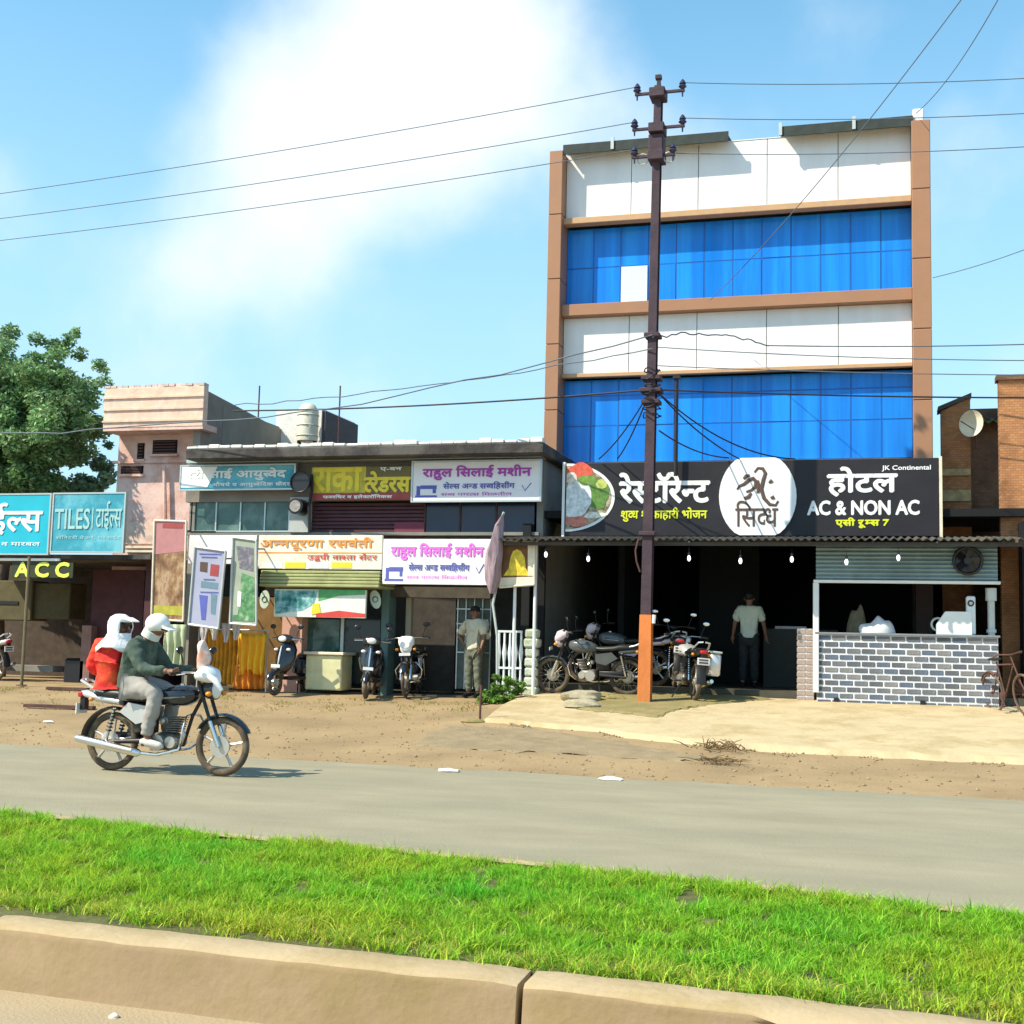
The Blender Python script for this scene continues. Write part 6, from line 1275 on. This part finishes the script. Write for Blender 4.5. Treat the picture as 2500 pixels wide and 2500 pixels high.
def scooter(label, loc, rz, paint, trim, lean=0, group='two wheelers parked before the shops'):
    T = thing('scooter', label, 'scooter', loc, rz, group); T.rotation_euler = (lean, 0, rz); wb = 1.22; r = .225
    wheel(T, 0, r, 5, .045, True); wheel(T, wb, r, 5, .045, True)
    def P(nm, m, fn, sm=45, par=None): mb = MB(); fn(mb); return mb.build(nm, m, par or T, sm)
    P('front_mudguard', paint, lambda b: arcstrip(b, (wb, 0, r), r + .045, .14, 20, 160, crown=.05)); P('rear_mudguard', m_black, lambda b: arcstrip(b, (0, 0, r), r + .04, .12, 60, 200))
    # leg shield: curved panel, wider than deep
    sec = [(.38, .06), (.50, .17), (.66, .22), (.82, .21), (.92, .15), (.98, .09)]; v = []; f = []; K = 11
    for j, (z, hw) in enumerate(sec):
        for i in range(K): q = i / (K - 1) * 2 - 1; v.append((wb - .10 - (z - .38) * .30 - .13 * q * q + (.06 if abs(q) < .3 else 0), q * hw, z))
    for j in range(len(sec) - 1):
        for i in range(K - 1): a = j * K + i; f.append((a, a + 1, a + K + 1, a + K))
    mb = MB(); mb.add(v, f); o = mb.build('front_apron', paint, T, 60); md = o.modifiers.new('thick', 'SOLIDIFY'); md.thickness = .03
    P('badge_strip', trim, lambda b: b.tube([(wb - .08, 0, .56), (wb - .115, 0, .70), (wb - .17, 0, .88)], [.012, .02, .012], 8), 60)
    for s_ in (-1, 1): P('indicator', m_lens, lambda b: b.ell((wb - .20, s_ * .13, .82), (.03, .045, .028), 12, 7), 60)
    hc = P('handlebar_cowl', paint, lambda b: b.ell((wb - .27, 0, 1.01), (.10, .17, .085), 18, 11), 60); P('headlight', m_lens, lambda b: b.ell((wb - .185, 0, 1.01), (.03, .085, .055), 16, 9), 60, hc)
    for s_ in (-1, 1):
        h_ = P('handle', m_rubber, lambda b: b.cyl((wb - .30, s_ * .14, 1.02), (wb - .38, s_ * .33, 1.01), .018, n=9)); P('brake_lever', m_chrome, lambda b: b.tube([(wb - .25, s_ * .16, 1.01), (wb - .31, s_ * .32, 1.0)], .007, 5), par=h_)
        M_ = P('mirror', m_black, lambda b: b.tube([(wb - .32, s_ * .20, 1.04), (wb - .30, s_ * .25, 1.13), (wb - .32, s_ * .28, 1.19)], .007, 6)); P('mirror_head', m_black, lambda b: b.ell((wb - .32, s_ * .29, 1.23), (.02, .06, .045), 14, 8), 60, M_); P('mirror_glass', m_chrome, lambda b: b.ell((wb - .338, s_ * .29, 1.23), (.006, .05, .036), 14, 8), 60, M_)
        P('side_panel', paint, lambda b: b.loft([(-.30, .62, .03, .02), (-.22, .60, .05, .10), (.10, .56, .06, .16), (.36, .52, .05, .14), (.44, .44, .03, .05)], 12, Matrix.Translation((0, s_ * .12, 0))), 60)
    P('fork', m_frame, lambda b: b.tube([(wb, 0, r + .06), (wb - .12, 0, .45), (wb - .27, 0, .95)], .03, 8)); P('floorboard', m_black, lambda b: b.bevbox(.40, .98, -.15, .15, .28, .34, .02)); P('body_core', m_black, lambda b: b.bevbox(-.22, .42, -.11, .11, .34, .66, .04))
    P('seat', m_seat, lambda b: b.loft([(-.32, .74, .08, .03), (-.26, .745, .13, .05, .6), (.05, .74, .15, .055, .6), (.28, .715, .13, .05, .6), (.42, .70, .07, .03)], 16), 60); P('grab_rail', m_silver, lambda b: b.tube([(-.14, .12, .76), (-.36, .10, .80), (-.42, 0, .81), (-.36, -.10, .80), (-.14, -.12, .76)], .013, 7))
    P('tail_lamp', m_redl, lambda b: b.ell((-.36, 0, .62), (.04, .08, .04), 12, 7), 60); P('engine', m_eng, lambda b: b.bevbox(-.10, .40, .06, .16, .20, .36, .03)); P('silencer', m_chrome, lambda b: b.tube([(.30, -.12, .22), (.10, -.16, .22), (-.30, -.17, .26), (-.34, -.17, .265)], [.02, .045, .042, .02], 12)); P('number_plate', m_plate, lambda b: b.box(wb + .0, wb + .008, -.09, .09, .50, .555)); P('centre_stand', m_frame, lambda b: b.cyl((.30, .1, .26), (.24, .14, .01), .012, n=6).cyl((.30, -.1, .26), (.24, -.14, .01), .012, n=6))
    return T
p = foot(518, 21.2) - 1.22 * V3(math.cos(R(-97)), math.sin(R(-97)), 0); scooter('black scooter parked head on beside the yellow cloth', p + V3(0, 0, .01), R(-97), m_tblack, m_silver)
p = foot(690, 21.2) - 1.22 * V3(math.cos(R(-75)), math.sin(R(-75)), 0); scooter('black and chrome scooter parked head on before the glass shop window', p + V3(0, 0, .01), R(-75), m_tblack, m_chrome, R(-3))
# rusty bicycle at the right edge
p = foot(1878, 21.5, .02); T = thing('bicycle', 'rusty old bicycle leaning at the right end of the brick counter', 'bicycle', p, R(-62)); T.rotation_euler = (R(9), 0, R(-66)); T.scale = (.88, .88, .88)
m_rb2 = mat('rust_brown_paint', (.12, .06, .045), .8, var=.4, scale=9)
for x in (0, 1.05):
    W = None; mb = MB(); mb.ring((x, 0, .33), .325, .014, n=40, k=7); W = mb.build('wheel', m_rb2, T, 60); mb = MB(); mb.ring((x, 0, .33), .34, .018, n=40, k=7); mb.build('tyre', m_tyre, W, 60)
    mb = MB(); mb.cyl((x, -.03, .33), (x, .03, .33), .02, n=8); mb.build('hub', m_rust, W)
    for i in range(18): t = i * math.pi / 9; mb = MB(); mb.cyl((x, 0, .33), (x + .32 * math.cos(t), 0, .33 + .32 * math.sin(t)), .002, n=4); mb.build('spoke', m_rust, W)
for nm, pts in (('top_tube', [(.30, 0, .82), (.82, 0, .84)]), ('down_tube', [(.82, 0, .80), (.42, 0, .28)]), ('seat_tube', [(.42, 0, .28), (.30, 0, .88)]), ('seat_stay', [(0, .03, .33), (.30, .02, .80)]), ('chain_stay', [(0, .03, .33), (.42, .02, .28)]), ('fork', [(1.05, .04, .33), (.93, .03, .55), (.80, 0, .98)]), ('handlebar', [(.70, -.26, 1.0), (.80, -.22, 1.03), (.81, 0, 1.0), (.80, .22, 1.03), (.70, .26, 1.0)])):
    mb = MB(); mb.tube(pts, .014, 7); mb.build(nm, m_rb2, T, 60)
mb = MB(); mb.loft([(.14, .92, .08, .025), (.30, .92, .07, .03), (.44, .93, .02, .02)], 10); mb.build('saddle', m_seat, T, 60); mb = MB(); arcstrip(mb, (0, 0, .33), .385, .06, 60, 190); mb.build('mudguard', m_rb2, T); mb = MB(); mb.cyl((.42, -.05, .28), (.42, -.06, .28), .09, n=18); mb.build('chainring', m_rust, T); mb = MB(); mb.tube([(.42, -.07, .28), (.50, -.08, .13)], .01, 6); mb.box(.46, .55, -.16, -.08, .11, .14); mb.build('pedal', m_rust, T)

# ================================================================ SMALL THINGS ON THE GROUND
m_weed = mat('weed_leaf', (.14, .27, .04), .6, var=.1, trans=.35, attr='tint')
p = foot(945, 20.9); WD = thing('weed_bush', 'bright green weeds growing at the left edge of the concrete apron', 'weeds', p)
cl_ = [];
for (u, v, r_) in ((930, 1322, .16), (945, 1300, .18), (962, 1285, .16), (915, 1332, .10), (948, 1325, .14), (935, 1300, .1), (975, 1290, .08)):
    q = onY(u, v, p.y + .15); cl_.append((q.x - p.x, rng.uniform(-.05, .3), max(.05, q.z - p.z), r_))
cl_ = cl_ + [(a_[0] + rng.normal() * .16, a_[1] + rng.normal() * .1, max(.04, a_[2] * rng.uniform(.2, 1.25)), rng.uniform(.03, .08)) for a_ in cl_ * 4]; cl_ = [(a_[0], a_[1], a_[2], min(a_[3], .09)) for a_ in cl_]
leaves('foliage', cl_, 1300, .05, m_weed, WD)
for k in range(9): mb = MB(); a_ = cl_[k % 7]; mb.tube([(a_[0] * .5, a_[1], -.05), (a_[0] * .8, a_[1], a_[2] * .6), (a_[0], a_[1], a_[2] + .1)], [.006, .005, .003], 5); mb.build('stem', mat('weed_stem', (.12, .18, .05), .8), WD)
p = onT(905, 1362); RDp = thing('iron_stake', 'short dark iron stake standing at the corner of the concrete apron', 'stake', p); mb = MB(); mb.cyl((0, 0, -.05), (.01, 0, onY(905, 1292, p.y).z - p.z), .018, n=6); mb.build('stake', m_rust, RDp)
mb = MB(); mb.ell((-.1, 0, .0), (.2, .1, .05), 10, 6); mb.build('clod', m_earth, RDp)
m_stone = mat('field_stone', (.34, .30, .20), .95, var=.25, scale=6, bump=.6)
def rock(name, m, loc, s, seed, label=None, cat='stone', sq=(1, 1, .6), group=None):
    mb = MB(); mb.ell((0, 0, 0), 1, 12, 8); mb.v = [tuple(Vector(p_) * (1 + .45 * noise.noise(Vector(p_) * 1.6 + Vector((seed, 0, 0))))) for p_ in mb.v]; mb.v = [(x * s * sq[0], y * s * sq[1], z * s * sq[2]) for x, y, z in mb.v]
    o = mb.build(name, m, None, 50); o.location = loc; 
    if label: tag(o, label, cat, group)
    return o
for i, (u, v, s, lab) in enumerate(((1102, 1322, .26, 'flat pale stone slab piece before the front motorcycle wheel, top of the pile'), (1098, 1334, .20, 'lower block of the small stone pile on the apron'), (1138, 1316, .15, 'brown clod right of the stone pile on the apron'), (1160, 1320, .12, 'small brown clod nearer the pole foot'))):
    p = onT(u, v, .06); rock('stone', m_stone if i < 2 else m_earth, p + Vector((0, 0, s * .2)), s, i * 7, lab, 'stone', (1.4, .8, .45))
m_lit = mat('white_litter', (.82, .80, .74), .8)
for i, (u, v, s, lab) in enumerate(((845, 1457, .09, 'small white paper scrap on the road edge, left one'), (1152, 1473, .09, 'larger white crumpled paper on the road edge, right one'), (92, 1364, .06, 'tiny white scrap on the dirt behind the rear wheel'), (215, 1922, 0, ''))):
    if s: p = onT(u, v, .0) if v < 1900 else onZ(u, v, 0); rock('paper_scrap', m_lit, p + Vector((0, 0, .02)), s, i * 3 + 1, lab, 'litter', (1.4, .7, .25))
# twig heaps
m_twig = mat('dry_twig', (.20, .13, .06), .9, var=.3)
for (u, v, r_, lab) in ((1360, 1412, .42, 'heap of dry brown twigs at the apron edge right of the pole'), (1357, 1436, .28, 'small scatter of dark twigs on the dirt below the twig heap')):
    p = onT(u, v, .02); T = thing('twig_heap', lab, 'twigs', p)
    for k in range(46):
        a_ = rng.uniform(0, 6.28); l_ = rng.uniform(.12, .3); x, y = rng.normal(0, r_ * .4), rng.normal(0, r_ * .25); h_ = rng.uniform(.01, .10 if r_ > .3 else .04)
        mb = MB(); mb.tube([(x, y, .0), (x + l_ * .5 * math.cos(a_), y + l_ * .5 * math.sin(a_), h_), (x + l_ * math.cos(a_), y + l_ * math.sin(a_), h_ * rng.uniform(.2, 1.6))], [.007, .006, .003], 4); mb.build('twig', m_twig, T)
# scattered pebbles (uncountable) over the dirt verge and along the apron edge
v = []; f = []
def pebble(mb, c, s):
    q = [Vector((rng.normal(), rng.normal(), rng.normal())).normalized() for _ in range(0)]
    vs = [(1, 0, 0), (-1, 0, 0), (0, 1, 0), (0, -1, 0), (0, 0, .7), (0, 0, -.5)]; vs = [(c[0] + x * s * rng.uniform(.6, 1.3), c[1] + y * s * rng.uniform(.6, 1.3), c[2] + z * s) for x, y, z in vs]
    mb.add(vs, [(0, 2, 4), (2, 1, 4), (1, 3, 4), (3, 0, 4), (2, 0, 5), (1, 2, 5), (3, 1, 5), (0, 3, 5)])
mb = MB()
for k in range(1300):
    x = rng.uniform(-15, 4); y = Yroad(x) + abs(rng.normal(0, 2.4)); 
    if y > 21.4: continue
    pebble(mb, (x, y, gz(x, y) + .004), rng.choice([.012, .02, .03], p=[.6, .3, .1]) * rng.uniform(.6, 1.3))
for k in range(700):
    x = rng.uniform(-6, 4)
    if noise.noise(Vector((x * 2.1, 0, 7))) < .05: continue
    y = poly(epts, x) - abs(rng.normal(0, .10)) + .05; pebble(mb, (x, y, gz(x, y) + .004), rng.uniform(.008, .03))
o = mb.build('pebbles', mat('verge_pebble', (.27, .20, .11), .95, var=.4, scale=5)); o['kind'] = 'stuff'; o['label'] = 'loose pebbles and crumbs over the dirt verge'
# dry debris and grass tufts along the shop fronts
N = 5200; px = rng.uniform(-16, -5.4, N); py = 21.3 - np.abs(rng.normal(0, 1.0, N)) * 1.4; P_ = np.stack([px, py, np.array([gz(a, b) for a, b in zip(px, py)])], 1); kk = np.array([fbm(a, b, 1.3, 2) for a, b in zip(px, py)]) > .12; P_ = P_[kk]; N = len(P_)
g2 = blades('dry_grass', P_, rng.uniform(.02, .07, N), rng.uniform(.008, .016, N), np.stack([rng.uniform(.5, 1.0, N), rng.uniform(.35, .55, N), rng.uniform(.5, 1.2, N)], 1), m_grass, lean=1.8); g2['kind'] = 'stuff'; g2['label'] = 'sparse dry grass tufts before the left shops'
for (u, v, l_, lab) in ((112, 1336, 1.2, 'dark wooden plank lying on the dirt behind the motorcycle, lower one'), (128, 1302, .8, 'short dark plank lying before the tile shop, upper one')):
    p = onT(u, v); T = bar('wooden_plank', -l_ / 2, l_ / 2, -.06, .06, 0, .05, m_rust); T.location = p; T.rotation_euler = (0, 0, .12); tag(T, lab, 'plank')
p = onZ(215, 1922, .0); rock('stone', mat('white_stone', (.7, .62, .5), .8), p + Vector((0, 0, .008)), .018, 4, 'little white pebble on the near road by the kerb', 'pebble')
